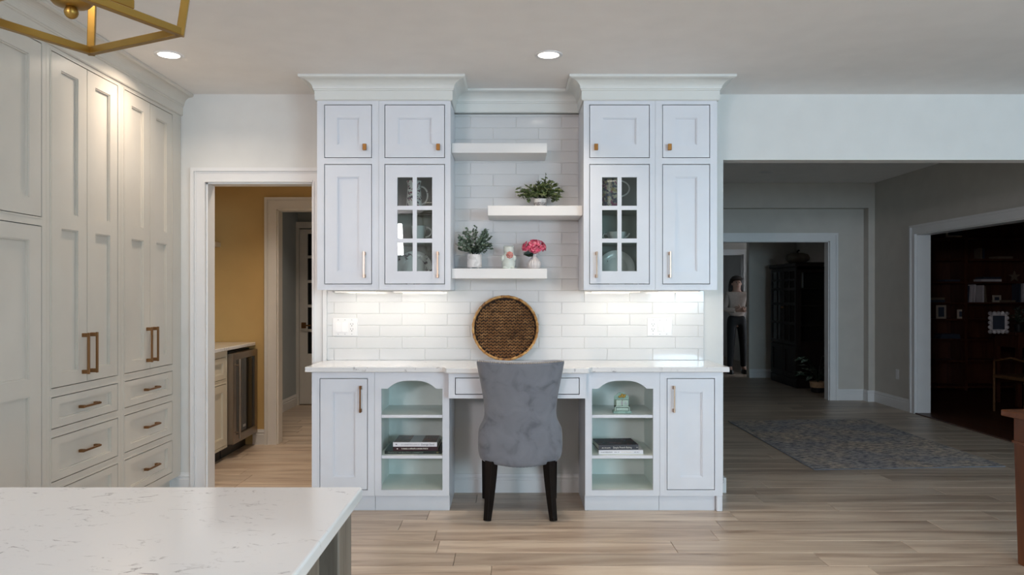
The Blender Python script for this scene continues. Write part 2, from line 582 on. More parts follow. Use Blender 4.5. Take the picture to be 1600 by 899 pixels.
def tag(o, label=None, cat=None, group=None, kind=None):
    if label:
        o['label'] = label
    if cat:
        o['category'] = cat
    if group:
        o['group'] = group
    if kind:
        o['kind'] = kind
    return o


def thing(name, label, cat, loc=(0, 0, 0), rz=0.0, group=None):
    o = bpy.data.objects.new(name, None)
    COL.objects.link(o)
    o.empty_display_size = 0.1
    o.location = loc
    o.rotation_euler = (0, 0, rz)
    return tag(o, label, cat, group)


def struct(o):
    o['kind'] = 'structure'
    return o


def text_part(name, body, size, mat, parent, loc, rot=(PI / 2, 0, 0), depth=0.0006, width=None):
    cu = bpy.data.curves.new(name, 'FONT')
    cu.body = body
    cu.size = size
    cu.extrude = depth
    cu.align_x = 'LEFT'
    cu.resolution_u = 2
    tmp = bpy.data.objects.new('tmp', cu)
    me = bpy.data.meshes.new_from_object(tmp)
    bpy.data.objects.remove(tmp)
    bpy.data.curves.remove(cu)
    me.name = name
    if width:
        xs = [v.co.x for v in me.vertices]
        k = width / max(1e-5, max(xs) - min(xs))
        for v in me.vertices:
            v.co.x *= k
    me.materials.clear()
    o = link(name, me, mat, parent, loc=loc)
    o.rotation_euler = rot
    return o

# ================================================================== THE SETTING
CEIL = 2.692
BACK = 5.15            # face of the back wall
XC = 0.04              # centre line of the desk hutch


def wall(name, boxes, mat):
    m = MB()
    for b in boxes:
        m.box(*b)
    return struct(m.build(name, mat))


# floors: slabs, then the boards that can be told apart one by one
fl = MB()
fl.box(-3.05, 5.75, -3.5, 17.2, -0.12, -0.012)
floor = struct(fl.build('floor', 'oak_far'))
MB().box(-3.05, 5.75, -3.5, 0.9, -0.012, 0).build('floor_boards', 'oak_far', floor)
MB().box(-3.05, 4.62, 9.64, 17.2, -0.012, 0).build('floor_boards', 'oak_far', floor)
rowh, y, r = 0.19, 0.9, 0
meshes = {}
nplank = 0
rnd = random.Random(3)
while y < 9.62:
    x = -3.05 - rnd.random() * 1.7
    xe = 5.75 if y < 5.1 else 4.60
    while x < xe:
        L = rnd.choice([1.25, 1.55, 1.85, 1.85])
        x0, x1 = max(x, -3.05), min(x + L, xe)
        if x1 - x0 > 0.03 and not (x1 < -0.55 and y < 2.4) and not (x0 > 3.6 and y < 1.9):
            key = round(x1 - x0, 3)
            if key not in meshes:
                w = (x1 - x0) / 2 - 0.0011
                h = rowh / 2 - 0.0011
                e = 0.0016
                me = MB()
                me.add([(-w, -h, -0.0118), (w, -h, -0.0118), (w, h, -0.0118), (-w, h, -0.0118),
                        (-w, -h, -e), (w, -h, -e), (w, h, -e), (-w, h, -e),
                        (-w + e, -h + e, 0), (w - e, -h + e, 0), (w - e, h - e, 0), (-w + e, h - e, 0)],
                       [(0, 1, 5, 4), (1, 2, 6, 5), (2, 3, 7, 6), (3, 0, 4, 7), (4, 5, 9, 8), (5, 6, 10, 9), (6, 7, 11, 10), (7, 4, 8, 11), (8, 9, 10, 11)])
                meshes[key] = me.mesh('floor_plank')
            link('floor_plank', meshes[key], 'oak', floor, loc=((x0 + x1) / 2, y + rowh / 2, 0))
            nplank += 1
        x += L
    y += rowh
print('planks', nplank)
lib_floor = struct(MB().box(4.60, 9.2, 5.3, 11.2, -0.12, 0.0).build('floor_library', 'darkfloor'))
MB().box(4.53, 4.74, 5.86, 8.54, -0.02, 0.012).build('threshold', 'cherry', lib_floor, bevel=0.004)

# ceilings
struct(MB().box(-3.05, 5.75, -3.5, 5.27, CEIL, CEIL + 0.1).build('ceiling', 'ceiling'))
struct(MB().box(-3.05, -0.9, 5.27, 9.5, CEIL, CEIL + 0.1).build('ceiling_hall', 'ceiling'))
struct(MB().box(1.2, 9.2, 5.27, 17.2, 2.735, 2.835).build('ceiling_far', 'ceiling'))

# back wall: doorway on the left, wide opening on the right
DL0, DL1, DTOP = -2.06, -1.333, 2.097
OPX, OPZ = 1.437, 2.248
wall('wall_back', [(-3.05, DL0, BACK, BACK + .12, 0, CEIL), (DL0, DL1, BACK, BACK + .12, DTOP, CEIL),
                   (DL1, OPX, BACK, BACK + .12, 0, CEIL), (OPX, 5.75, BACK, BACK + .12, OPZ, 2.74)], 'wall')
wall('wall_left', [(-3.05, -2.90, -3.5, BACK, 0, CEIL)], 'wall')
wall('wall_right', [(5.62, 5.75, -3.5, -2.6, 0, CEIL), (5.62, 5.75, 3.2, BACK, 0, CEIL),
                    (5.62, 5.75, -2.6, 3.2, 0, 0.75), (5.62, 5.75, -2.6, 3.2, 2.35, CEIL)], 'wall')
wall('wall_rear', [(-3.05, -2.75, -3.5, -3.4, 0, CEIL), (-1.80, 2.55, -3.5, -3.4, 0, CEIL), (5.3, 5.75, -3.5, -3.4, 0, CEIL),
                   (-2.75, -1.80, -3.5, -3.4, 0, 1.95), (-2.75, -1.80, -3.5, -3.4, 2.58, CEIL),
                   (2.55, 5.3, -3.5, -3.4, 0, 1.1), (2.55, 5.3, -3.5, -3.4, 2.4, CEIL)], 'wall')


def casing(name, parent_y, x0, x1, top, w=0.10, wl=True, wr=True, mat='trim', facing=-1, t=0.022, jamb=0.12):
    """door casing round an opening in a wall facing -Y: flat board, back band, inner bead; and the jamb lining"""
    m = MB()
    y = parent_y
    a0, a1 = x0 - w, x1 + w
    for (u0, u1, z0, z1) in ([(a0, x0, 0, top + w)] if wl else []) + ([(x1, a1, 0, top + w)] if wr else []) + [(x0, x1, top, top + w)]:
        m.box(u0, u1, y - t, y, z0, z1)
    b = 0.018                                     # back band on the outer edge
    lx, rx = (a0 if wl else x0), (a1 if wr else x1)
    if wl:
        m.box(a0 - 0.006, a0 + b, y - t - 0.012, y, 0, top + w + 0.006)
        m.box(a0 + b + 0.006, a0 + b + 0.012, y - t - 0.005, y, 0, top + w - b)
        m.box(x0 - 0.010, x0 + 0.002, y - t - 0.006, y, 0, top)
    if wr:
        m.box(a1 - b, a1 + 0.006, y - t - 0.012, y, 0, top + w + 0.006)
        m.box(a1 - b - 0.012, a1 - b - 0.006, y - t - 0.005, y, 0, top + w - b)
        m.box(x1 - 0.002, x1 + 0.010, y - t - 0.006, y, 0, top)
    bl, br = (a0 + b if wl else x0), (a1 - b if wr else x1)
    m.box(bl, br, y - t - 0.012, y, top + w - b, top + w + 0.006)
    m.box(bl + .012, br - .012, y - t - 0.005, y, top + w - b - 0.012, top + w - b - 0.006)
    m.box(x0, x1, y - t - 0.006, y, top - 0.002, top + 0.010)
    # jamb lining
    m.box(x0 - 0.002, x0 + 0.012, y, y + jamb, 0, top)
    m.box(x1 - 0.012, x1 + 0.002, y, y + jamb, 0, top)
    m.box(x0, x1, y, y + jamb, top - 0.012, top + 0.002)
    return struct(m.build(name, mat))


def baseboard(name, p0, p1, h=0.135, t=0.016, mat='trim'):
    """skirting along p0 -> p1 (plan), standing on the left-hand side of that direction"""
    p0, p1 = Vector((p0[0], p0[1], 0)), Vector((p1[0], p1[1], 0))
    d = (p1 - p0).normalized()
    n = Vector((-d.y, d.x, 0))
    prof = [(0, 0), (t, 0), (t, h * 0.66), (t * 0.72, h * 0.69), (t * 0.72, h * 0.78), (t * 0.9, h * 0.81), (t * 0.55, h * 0.9), (t * 0.45, h), (0, h)]
    m = MB()
    m.rings([[p + n * o + Vector((0, 0, z)) for o, z in prof] for p in (p0, p1)])
    return struct(m.build(name, mat))


casing('trim_1', BACK, DL0, DL1, DTOP, 0.088)
baseboard('baseboard_left', (DL0 - 0.098, BACK), (-2.9, BACK))
baseboard('baseboard_kneehole', (0.46, BACK), (-0.38, BACK), 0.125)
baseboard('baseboard_right', (OPX, BACK), (1.30, BACK), 0.10)
# little returned end of the skirting on the wall end beside the opening
MB().box(OPX - 0.0, OPX + 0.016, BACK - 0.016, BACK + 0.12, 0, 0.10).build('baseboard_end', 'trim')['kind'] = 'structure'

# hall behind the left doorway
HB = 6.80
HO0, HO1, HTOP = -2.086, -1.22, 2.10
wall('wall_hall_back', [(-3.05, HO0, HB, HB + .12, 0, CEIL), (HO0, HO1, HB, HB + .12, HTOP, CEIL), (HO1, -0.9, HB, HB + .12, 0, CEIL)], 'wall_yellow')
wall('wall_hall_left', [(-3.05, -2.92, BACK + .12, HB, 0, CEIL)], 'wall_yellow')
wall('wall_hall_right', [(-1.05, -0.9, BACK + .12, HB, 0, CEIL)], 'wall_yellow')
casing('trim_3', HB, HO0, HO1, HTOP, 0.098)
baseboard('baseboard_hall', (HO0 - 0.10, HB), (-2.30, HB))
wall('wall_passage_left', [(-2.75, -2.60, HB + .12, 9.3, 0, CEIL)], 'wall_blue')
wall('wall_passage_right', [(-1.05, -0.9, HB + .12, 9.3, 0, CEIL)], 'wall_blue')
wall('wall_passage_back', [(-2.75, -0.9, 9.3, 9.4, 0, CEIL)], 'wall_blue')
baseboard('baseboard_passage', (-2.60, 9.3), (-2.60, HB + .12))

# the far room seen through the wide opening
FB = 9.65
wall('wall_far_left', [(1.2, 1.32, BACK + .12, 17.2, 0, 2.74)], 'wall_far')
wall('wall_far_back', [(1.32, 2.1, FB, FB + .12, 0, 2.74), (4.035, 4.56, FB, FB + .12, 0, 2.74), (2.1, 4.035, FB, FB + .12, 2.016, 2.74)], 'wall_far')
m = MB()
m.box(1.32, 4.552, FB - .13, FB, 2.423, 2.74)
m.box(4.472, 4.552, FB - .13, FB, 0, 2.423)
struct(m.build('wall_far_pilaster', 'wall_far'))
casing('trim_4', FB, 2.1, 4.035, 2.016, 0.095)
baseboard('baseboard_far_back', (4.472, FB), (4.14, FB), 0.14)
baseboard('baseboard_pilaster', (4.552, FB - .13), (4.456, FB - .13), 0.14)
baseboard('baseboard_pilaster_side', (4.472, FB - .13), (4.472, FB), 0.14)
RW = 4.552
wall('wall_far_right', [(RW, RW + .15, BACK + .12, 5.9, 0, 2.74), (RW, RW + .15, 8.54, FB + .12, 0, 2.74), (RW, RW + .15, 5.9, 8.54, 2.016, 2.74)], 'wall_far')
baseboard('baseboard_far_right', (RW, 8.64), (RW, FB - .13), 0.14)


def casing_x(name, x, y0, y1, top, w=0.095, t=0.022, jamb=0.15):
    m = MB()
    m.box(x - t, x, y1, y1 + w, 0, top + w)
    m.box(x - t, x, y0 - w, y0, 0, top + w)
    m.box(x - t, x, y0, y1, top, top + w)
    m.box(x - t - .012, x, y1 + w - .018, y1 + w + .006, 0, top + w + .006)
    m.box(x - t - .012, x, y0 - w, y1 + w - .018, top + w - .018, top + w + .006)
    m.box(x - t - .006, x, y1 - .002, y1 + .012, 0, top)
    m.box(x - t - .005, x, y1 + w - .034, y1 + w - .026, 0, top + w)
    m.box(x, x + jamb, y1 - .012, y1 + .004, 0, top)
    m.box(x, x + jamb, y0 - .004, y0 + .012, 0, top)
    m.box(x, x + jamb, y0, y1, top - .012, top)
    return struct(m.build(name, 'trim'))


casing_x('trim_5', RW, 5.9, 8.54, 2.016)
# dining room behind the far doorway, then the room where the person stands
wall('wall_dining_right', [(4.60, 4.72, FB + .12, 12.27, 0, 2.74)], 'wall_far')
wall('wall_dining_back', [(3.84, 4.72, 12.27, 12.40, 0, 2.74)], 'wall_far')
baseboard('baseboard_dining', (4.60, 12.27), (3.84, 12.27), 0.14)
SD0, SD1 = 3.2, 4.0
wall('wall_study_front', [(1.32, SD0, 13.1, 13.2, 0, 2.74), (SD1, 4.72, 13.1, 13.2, 0, 2.74), (SD0, SD1, 13.1, 13.2, 2.03, 2.74)], 'wall_far')
casing('trim_6', 13.1, SD0, SD1, 2.03, 0.08, jamb=0.10)
wall('wall_study_back', [(1.32, 5.9, 17.1, 17.2, 0, 2.74)], 'wall')
wall('wall_study_right', [(5.7, 5.8, 13.2, 17.1, 0, 2.74), (4.60, 5.7, 13.2, 13.3, 0, 2.74)], 'wall')
wall('wall_study_partition', [(4.62, 4.72, 14.9, 17.1, 0, 2.74)], 'wall')
# library
wall('wall_library_back', [(4.70, 9.2, 11.0, 11.1, 0, 2.74)], 'cherry')
wall('wall_library_right', [(9.1, 9.2, 5.3, 11.0, 0, 2.74)], 'cherry')
wall('wall_library_front', [(4.70, 9.2, 5.27, 5.37, 0, 2.74)], 'cherry')


# windows behind the camera and on the right
def window(name, x0, x1, z0, z1, cols, rows, along='x', pos=-3.45):
    root = bpy.data.objects.new(name, None)
    COL.objects.link(root)
    struct(root)
    if along == 'x':
        root.location = (0, pos, 0)
    else:
        root.location = (pos, 0, 0)
        root.rotation_euler = (0, 0, PI / 2)
    w, h = (x1 - x0 - 0.10 - 0.03 * (cols - 1)) / cols, (z1 - z0 - 0.10 - 0.03 * (rows - 1)) / rows
    holes = [(x0 + .05 + i * (w + .03), x0 + .05 + i * (w + .03) + w, z0 + .05 + j * (h + .03), z0 + .05 + j * (h + .03) + h) for i in range(cols) for j in range(rows)]
    MB().frame(x0, x1, z0, z1, holes, -0.025, 0.025).build('window_frame', 'trim', root)
    for a, b, c, d in holes:
        MB().box(a, b, -.003, .003, c, d).build('pane', 'glass', root)


window('window_1', -2.75, -1.80, 1.95, 2.58, 2, 1)
window('window_2', 2.55, 5.3, 1.1, 2.4, 3, 1)
window('window_3', -2.6, 3.2, 0.75, 2.35, 5, 1, 'y', 5.69)


# crown mouldings
def sweep(name, path, prof, mat, closed=False):
    """profile (out, z) swept along a plan path with mitred corners; out = right-hand side of travel"""
    P = [Vector((p[0], p[1])) for p in path]
    rs = []
    for i, p in enumerate(P):
        ns = []
        if i > 0:
            d = (P[i] - P[i - 1]).normalized()
            ns.append(Vector((d.y, -d.x)))
        if i < len(P) - 1:
            d = (P[i + 1] - P[i]).normalized()
            ns.append(Vector((d.y, -d.x)))
        n = ns[0] if len(ns) == 1 else (ns[0] + ns[1]) / (1 + ns[0].dot(ns[1]))
        rs.append([(p.x + n.x * o, p.y + n.y * o, z) for o, z in prof])
    return struct(MB().rings(rs).build(name, mat))


def crown_prof(z0, zf, z1, proj):
    p = [(0, z0), (0.008, z0), (0.013, z0 + .006), (0.013, zf - .004), (0.018, zf), (0.018, zf + .006), (0.022, zf + .009)]
    n = 8
    for i in range(1, n + 1):
        a = PI / 2 * i / n
        p.append((0.022 + (proj - 0.034) * (1 - math.cos(a)), zf + .009 + (z1 - zf - .030) * math.sin(a)))
    p += [(proj - .008, z1 - .019), (proj, z1 - .014), (proj, z1 - .001), (0, z1 - .001)]
    return p


UF = 4.765              # face of the upper cabinets
BF = 4.69               # face of the base cabinets
sweep('trim_7', [(XC - 1.252, BACK), (XC - 1.252, UF), (XC - .4158, UF), (XC - .4158, 5.085), (XC + .4158, 5.085), (XC + .4158, UF), (XC + 1.252, UF), (XC + 1.252, BACK)],
      crown_prof(2.550, 2.613, CEIL, 0.095), 'crown')
PX = -2.229
sweep('trim_8', [(PX, BACK), (PX, 1.2)][::-1], crown_prof(2.545, 2.607, CEIL, 0.085), 'greige')

# ================================================================== TILED BACKSPLASH
splash = tag(thing('backsplash', 'white glazed subway tile backsplash behind the desk hutch', 'backsplash', (XC, BACK - 0.0015, 0.894)), None, None)
TL, TH, G = 0.305, 0.0762, 0.0022
x_lo, x_hi = -1.2395 - XC, 1.303 - XC
MB().box(x_lo, x_hi, -0.006, 0, 0.0, 1.66).build('grout_bed', 'grout', splash)
tm = {}
pitch_x, pitch_z = TL + G, TH + G
for r in range(22):
    z0 = r * pitch_z + 0.001
    z1 = min(z0 + TH, 1.66)
    if z1 - z0 < 0.02:
        continue
    off = (-0.885 - XC) if r % 2 == 0 else (-1.04 - XC)
    k = -3
    while True:
        a = off + k * pitch_x
        b = a + TL
        k += 1
        if a > x_hi:
            break
        a, b = max(a, x_lo), min(b, x_hi)
        if b - a < 0.012:
            continue
        # only where the wall is in sight: below the upper cabinets or between them
        if z0 > 0.55 and (b < -0.45 or a > 0.45):
            continue
        key = (round(b - a, 3), round(z1 - z0, 3))
        if key not in tm:
            w, h, e, t = (b - a) / 2, (z1 - z0) / 2, 0.0022, 0.0105
            q = MB()
            q.add([(-w, 0, -h), (w, 0, -h), (w, 0, h), (-w, 0, h), (-w, -t + e, -h), (w, -t + e, -h), (w, -t + e, h), (-w, -t + e, h),
                   (-w + e, -t, -h + e), (w - e, -t, -h + e), (w - e, -t, h - e), (-w + e, -t, h - e)],
                  [(0, 1, 5, 4), (1, 2, 6, 5), (2, 3, 7, 6), (3, 0, 4, 7), (4, 5, 9, 8), (5, 6, 10, 9), (6, 7, 11, 10), (7, 4, 8, 11), (8, 9, 10, 11)])
            tm[key] = q.mesh('tile')
        o = link('tile', tm[key], 'tile', splash, loc=((a + b) / 2, 0, (z0 + z1) / 2))
        o.rotation_euler = (rnd.uniform(-1, 1) * 0.0022, 0, rnd.uniform(-1, 1) * 0.0022)

# ================================================================== CABINETRY
GAP = 0.0045


def pull(name, parent, x, z, L, vert=True, mat='pull', y=-0.001, out=0.030, t=0.009):
    m = MB()
    if vert:
        for s in (-1, 1):
            m.box(x - t * .75, x + t * .75, y - out + t * .3, y, z + s * (L / 2 - .012) - .010, z + s * (L / 2 - .012) + .010)
        m.box(x - t / 2, x + t / 2, y - out - t * .3, y - out + t * .6, z - L / 2, z + L / 2)
    else:
        for s in (-1, 1):
            m.box(x + s * (L / 2 - .012) - .010, x + s * (L / 2 - .012) + .010, y - out + t * .3, y, z - t * .75, z + t * .75)
        m.box(x - L / 2, x + L / 2, y - out - t * .3, y - out + t * .6, z - t / 2, z + t / 2)
    return m.build(name, mat, parent, bevel=0.0012)


def knob(parent, x, z, mat='knob'):
    m = MB()
    m.box(x - .006, x + .006, -.020, 0, z - .006, z + .006)
    m.box(x - .0115, x + .0115, -.032, -.018, z - .020, z + .020)
    return m.build('knob', mat, parent, bevel=0.002)


def door(parent, u0, u1, z0, z1, st, mat, rails=None, panel_mat=None, glass=None, name='door', depth=0.013, y=-0.001, drawer=False):
    """inset shaker door: frame with recessed panel(s); rails = list of panel z ranges; glass = (cols, rows, muntin)"""
    a, b, c, d = u0 + GAP, u1 - GAP, z0 + GAP, z1 - GAP
    if glass:
        cols, rows, mw = glass
        gx0, gx1, gz0, gz1 = a + st[0], b - st[1], c + st[2], d - st[3]
        w, h = (gx1 - gx0 - mw * (cols - 1)) / cols, (gz1 - gz0 - mw * (rows - 1)) / rows
        holes = [(gx0 + i * (w + mw), gx0 + i * (w + mw) + w, gz0 + j * (h + mw), gz0 + j * (h + mw) + h) for i in range(cols) for j in range(rows)]
    elif rails:
        holes = [(a + st[0], b - st[1], r0, r1) for r0, r1 in rails]
    else:
        holes = [(a + st[0], b - st[1], c + st[2], d - st[3])]
    m = MB().frame(a, b, c, d, holes, y, y + 0.020)
    if not glass:
        for h in holes:                       # small step round the panel
            m.frame(h[0], h[1], h[2], h[3], [(h[0] + .006, h[1] - .006, h[2] + .006, h[3] - .006)], y + 0.005, y + 0.020)
    o = m.build(name, mat, parent)
    for h in holes:
        if glass:
            MB().box(h[0] - .002, h[1] + .002, y + .009, y + .012, h[2] - .002, h[3] + .002).build('pane', 'glass', o)
        else:
            MB().box(h[0] + .003, h[1] - .003, y + depth, y + .019, h[2] + .003, h[3] - .003).build('panel', panel_mat or mat, o)
    return o


def face(parent, u0, u1, z0, z1, holes, mat, bead=0.007, t=0.020, extra=None):
    m = MB().frame(u0, u1, z0, z1, holes, 0, t)
    for h in holes:
        m.bead(h, bead, -0.0025, 0.0)
    return m.build('face_frame', mat, parent)


def carcass(parent, u0, u1, z0, z1, y0, y1, mat, inner=None, t=0.016, shelves=()):
    """open-fronted box"""
    m = MB()
    m.box(u0, u0 + t, y0, y1, z0, z1)
    m.box(u1 - t, u1, y0, y1, z0, z1)
    m.box(u0 + t, u1 - t, y0, y1, z0, z0 + t)
    m.box(u0 + t, u1 - t, y0, y1, z1 - t, z1)
    m.box(u0 + t, u1 - t, y1 - t, y1, z0 + t, z1 - t)
    return m.build('body', mat, parent)


# ---- upper cabinets
UB, UT, UD = 1.365, 2.550, BACK - UF - 0.0165
Z1, Z2, Z3, Z4 = 1.4007, 2.1536, 2.191, 2.526


def upper_narrow(s, label):
    r = thing('upper_cabinet', label, 'cabinet', (XC, UF, UB))
    zz = UB
    x0, x1 = sorted((s * 0.865, s * 1.252))
    h0, h1 = sorted((s * 0.9075, s * 1.207))
    holes = [(h0, h1, Z1 - zz, Z2 - zz), (h0, h1, Z3 - zz, Z4 - zz)]
    face(r, x0 + .0008, x1 - .0008, 0, UT - zz, holes, 'white')
    carcass(r, x0 + .0008, x1 - .0008, 0, UT - zz, .020, UD, 'white')
    st = (.075, .078)
    d = door(r, h0, h1, Z1 - zz, Z2 - zz, (.077, .077, .075, .075), 'white')
    pull('handle', d, s * 0.953, 1.523 - zz, 0.165, True, 'pull_light')
    d2 = door(r, h0, h1, Z3 - zz, Z4 - zz, (.077, .077, .078, .078), 'white')
    knob(d2, s * 0.950, 2.256 - zz)
    return r


def upper_glass(s, label):
    r = thing('glass_cabinet', label, 'cabinet', (XC, UF, UB))
    zz = UB
    x0, x1 = sorted((s * 0.4158, s * 0.865))
    h0, h1 = sorted((s * 0.451, s * 0.830))
    holes = [(h0, h1, Z1 - zz, Z2 - zz), (h0, h1, Z3 - zz, Z4 - zz)]
    face(r, x0 + .0008, x1 - .0008, 0, UT - zz, holes, 'white')
    carcass(r, x0 + .0008, x1 - .0008, 0, UT - zz, .020, UD, 'white')
    t = .018
    inn = MB()                                   # lining whose dark colour holds the shade inside the cabinet
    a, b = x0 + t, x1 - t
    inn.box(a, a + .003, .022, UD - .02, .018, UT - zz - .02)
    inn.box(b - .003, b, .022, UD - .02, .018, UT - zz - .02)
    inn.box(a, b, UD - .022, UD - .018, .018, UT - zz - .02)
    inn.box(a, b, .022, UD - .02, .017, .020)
    inn.build('lining', 'inner_shaded', r)
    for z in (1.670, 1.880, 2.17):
        MB().box(a + .004, b - .004, .024 if z > 2.1 else .030, UD - .024, z - zz - .010, z - zz + .008).build('shelf', 'inner_shaded', r)
    d = door(r, h0, h1, Z1 - zz, Z2 - zz, (.076, .076, .078, .078), 'white', glass=(2, 3, 0.026))
    pull('handle', d, s * 0.495, 1.523 - zz, 0.165, True, 'pull_light')
    d2 = door(r, h0, h1, Z3 - zz, Z4 - zz, (.080, .080, .078, .078), 'white')
    knob(d2, s * 0.492, 2.256 - zz)
    return r


upper_narrow(-1, 'narrow white wall cabinet with solid doors beside the left doorway')
upper_glass(-1, 'white wall cabinet with glazed door over the shelf of stacked French cookbooks')
upper_glass(1, 'white wall cabinet with glazed door holding a dark floral mug and teapot')
upper_narrow(1, 'narrow white wall cabinet with solid doors next to the wide opening')


# ---- under-cabinet lights
def led(x0, x1, label):
    xm = (x0 + x1) / 2
    r = thing('under_cabinet_light', label, 'lamp', (xm, UF + 0.16, UB), 0, 'lights under the wall cabinets')
    w = (x1 - x0) / 2
    MB().box(-w, w, -.022, .022, -.010, -.001).build('housing', 'plastic', r, bevel=0.002)
    MB().box(-w + .008, w - .008, -.014, .014, -.0125, -.0098).build('diffuser', 'led', r)
    l = area('light', (0, 0.0, -.016), (0.35, 0, 0), w * 2, 0.03, LED_W * w / 0.15, (1.0, 0.93, 0.80))
    l.parent = r


LED_W = 0.74
led(XC - 1.18, XC - .91, 'strip light under the left narrow wall cabinet')
led(XC - .80, XC - .48, 'strip light under the left glazed wall cabinet')
led(XC + .48, XC + .80, 'strip light under the right glazed wall cabinet')
led(XC + .91, XC + 1.18, 'strip light under the right narrow wall cabinet')


# ---- base cabinets
CB, CT = 0.862, 0.894     # underside and top of the counter
BD = BACK - BF - 0.004


def base_narrow(s, label):
    r = thing('base_cabinet', label, 'cabinet', (XC, BF, 0))
    x0, x1 = sorted((s * 0.8785, s * 1.266))
    h = (*sorted((s * 0.920, s * 1.217)), 0.132, 0.8215)
    face(r, x0 + .0008, x1 - .0008, 0.096, CB, [h], 'white')
    carcass(r, x0 + .0008, x1 - .0008, 0.096, CB, .020, BD, 'white')
    d = door(r, h[0], h[1], h[2], h[3], (.078, .072, .075, .080), 'white')
    pull('handle', d, s * 0.962, 0.695, 0.165, True, 'pull' if s < 0 else 'pull_light')
    MB().box(x0 + .001, x1 - (.04 if s > 0 else .001), .028, BD, 0, .0955).build('toe_kick', 'white', r)
    if s > 0:
        MB().box(x1 - .038, x1 - .001, .0, .20, 0, .0955).build('foot', 'white', r, bevel=0.004)
    return r


def base_open(s, label):
    r = thing('open_base_cabinet', label, 'cabinet', (XC, BF, 0))
    x0, x1 = sorted((s * 0.418, s * 0.8785))
    a, b = sorted((s * 0.460, s * 0.837))
    m = MB()
    m.frame(x0 + .0008, x1 - .0008, 0.096, CB - .11, [(a, b, 0.131, CB - .11)], 0, .020)
    # arched top rail
    zs, zt, sh = 0.757, 0.806, 0.040
    pts = [(x0 + .0008, CB - .11), (a, CB - .11), (a, zs), (a + sh, zs)] if False else [(a, CB - .11), (a, zs), (a + sh * .9, zs)]
    n = 18
    xa, xb = a + sh, b - sh
    arch = []
    for i in range(n + 1):
        t = i / n
        x = xa + (xb - xa) * t
        e = 2 * t - 1
        arch.append((x, zs + (zt - zs) * (1 - abs(e) ** 3.0) * (1 if abs(e) < .999 else 0) + 0.0))
    low = [(a, zs)] + arch + [(b, zs)]
    top = CB
    for i in range(len(low) - 1):                # vertical slabs above the arch line
        (xa_, za_), (xb_, zb_) = low[i], low[i + 1]
        if xb_ - xa_ < 1e-6:
            continue
        m.add([(xa_, 0, za_), (xb_, 0, zb_), (xb_, .020, zb_), (xa_, .020, za_), (xa_, 0, top), (xb_, 0, top), (xb_, .020, top), (xa_, .020, top)],
              [(0, 3, 2, 1), (0, 1, 5, 4), (2, 3, 7, 6), (4, 5, 6, 7)])
    m.box(x0 + .0008, a, 0, .020, CB - .11, CB)
    m.box(b, x1 - .0008, 0, .020, CB - .11, CB)
    m.box(a - .0045, a, -.002, 0, .131 - .0045, zs)
    m.box(b, b + .0045, -.002, 0, .131 - .0045, zs)
    m.box(a, b, -.002, 0, .1265, .131)
    m.build('face_frame', 'white', r)
    carcass(r, x0 + .0008, x1 - .0008, 0.096, CB, .020, BD, 'white')
    t = .018
    inn = MB()
    p, q = x0 + t, x1 - t
    inn.box(p, p + .003, .022, BD - .02, .115, CB - .02)
    inn.box(q - .003, q, .022, BD - .02, .115, CB - .02)
    inn.box(p, q, BD - .022, BD - .018, .115, CB - .02)
    inn.box(p, q, .004, BD - .02, .113, .129)
    inn.build('lining', 'inner', r)
    for z in (0.343, 0.594):
        MB().box(a + .0005, b - .0005, .006, .024, z - .019, z).build('shelf_edge', 'white', r, bevel=.002)
        MB().box(p + .004, q - .004, .024, BD - .024, z - .019, z - .0005).build('shelf', 'inner', r)
    MB().box(x0 + .001, x1 - .001, .028, BD, 0, .0955).build('toe_kick', 'white', r)
    return r


base_narrow(-1, 'white base cabinet with one solid door beside the left doorway')
base_open(-1, 'open white base cabinet with arched top and three stacked cookbooks')
base_open(1, 'open white base cabinet with arched top and a mint desk calendar')
base_narrow(1, 'white base cabinet with one solid door at the wide opening')
# drawer unit over the kneehole, standing a little proud
r = thing('desk_drawer_unit', 'shallow white drawer unit under the counter behind the grey chair', 'drawer', (XC, 4.62, 0.706))
hz = (-0.378, 0.378, 0.023, 0.127)
face(r, -.417, .417, 0, CB - .706, [hz], 'white', bead=0.006)
MB().frame(-.417, .417, 0, CB - .706, [(-.40, .40, .012, CB - .706 - .012)], .020, .52).build('body', 'white', r)
MB().box(hz[0] + GAP, hz[1] - GAP, -.001, .018, hz[2] + GAP, hz[3] - GAP).build('drawer_front', 'white', r, bevel=.001)

# counter: one slab with a middle part that steps forward
m = MB()
pts = [(-1.298, 4.652), (-.458, 4.652), (-.440, 4.640), (-.440, 4.600), (-.428, 4.582), (.428, 4.582), (.440, 4.600), (.440, 4.640), (.458, 4.652), (1.298, 4.652), (1.298, 5.148), (-1.262, 5.148), (-1.298, 5.118)]
n = len(pts)
m.add([(x, y - BF, 0) for x, y in pts] + [(x, y - BF, CT - CB) for x, y in pts],
      [tuple(range(n - 1, -1, -1)), tuple(range(n, 2 * n))] + [(i, (i + 1) % n, (i + 1) % n + n, i + n) for i in range(n)])
counter = m.build('countertop', 'quartz', None, bevel=0.004, loc=(XC, BF, CB), seg=2)
tag(counter, 'white quartz countertop along the desk hutch, stepped forward in the middle', 'countertop')

# floating shelves
for (x0, x1, zt, lab) in ((XC - .4150, 0.231, 2.301, 'white floating shelf, topmost and empty, between the wall cabinets'),
                          (-0.146, XC + .4150, 1.902, 'white floating shelf joined to the right cabinet, one plant on it'),
                          (XC - .4150, 0.231, 1.502, 'white floating shelf, lowest, carrying a plant, figurine and pink flower')):
    o = MB().box(-(x1 - x0) / 2, (x1 - x0) / 2, 0, 5.137 - 4.84, -.063, 0).build('floating_shelf', 'shelf', None, bevel=.002, loc=((x0 + x1) / 2, 4.84, zt))
    tag(o, lab, 'shelf', 'floating shelves')

# switch plates


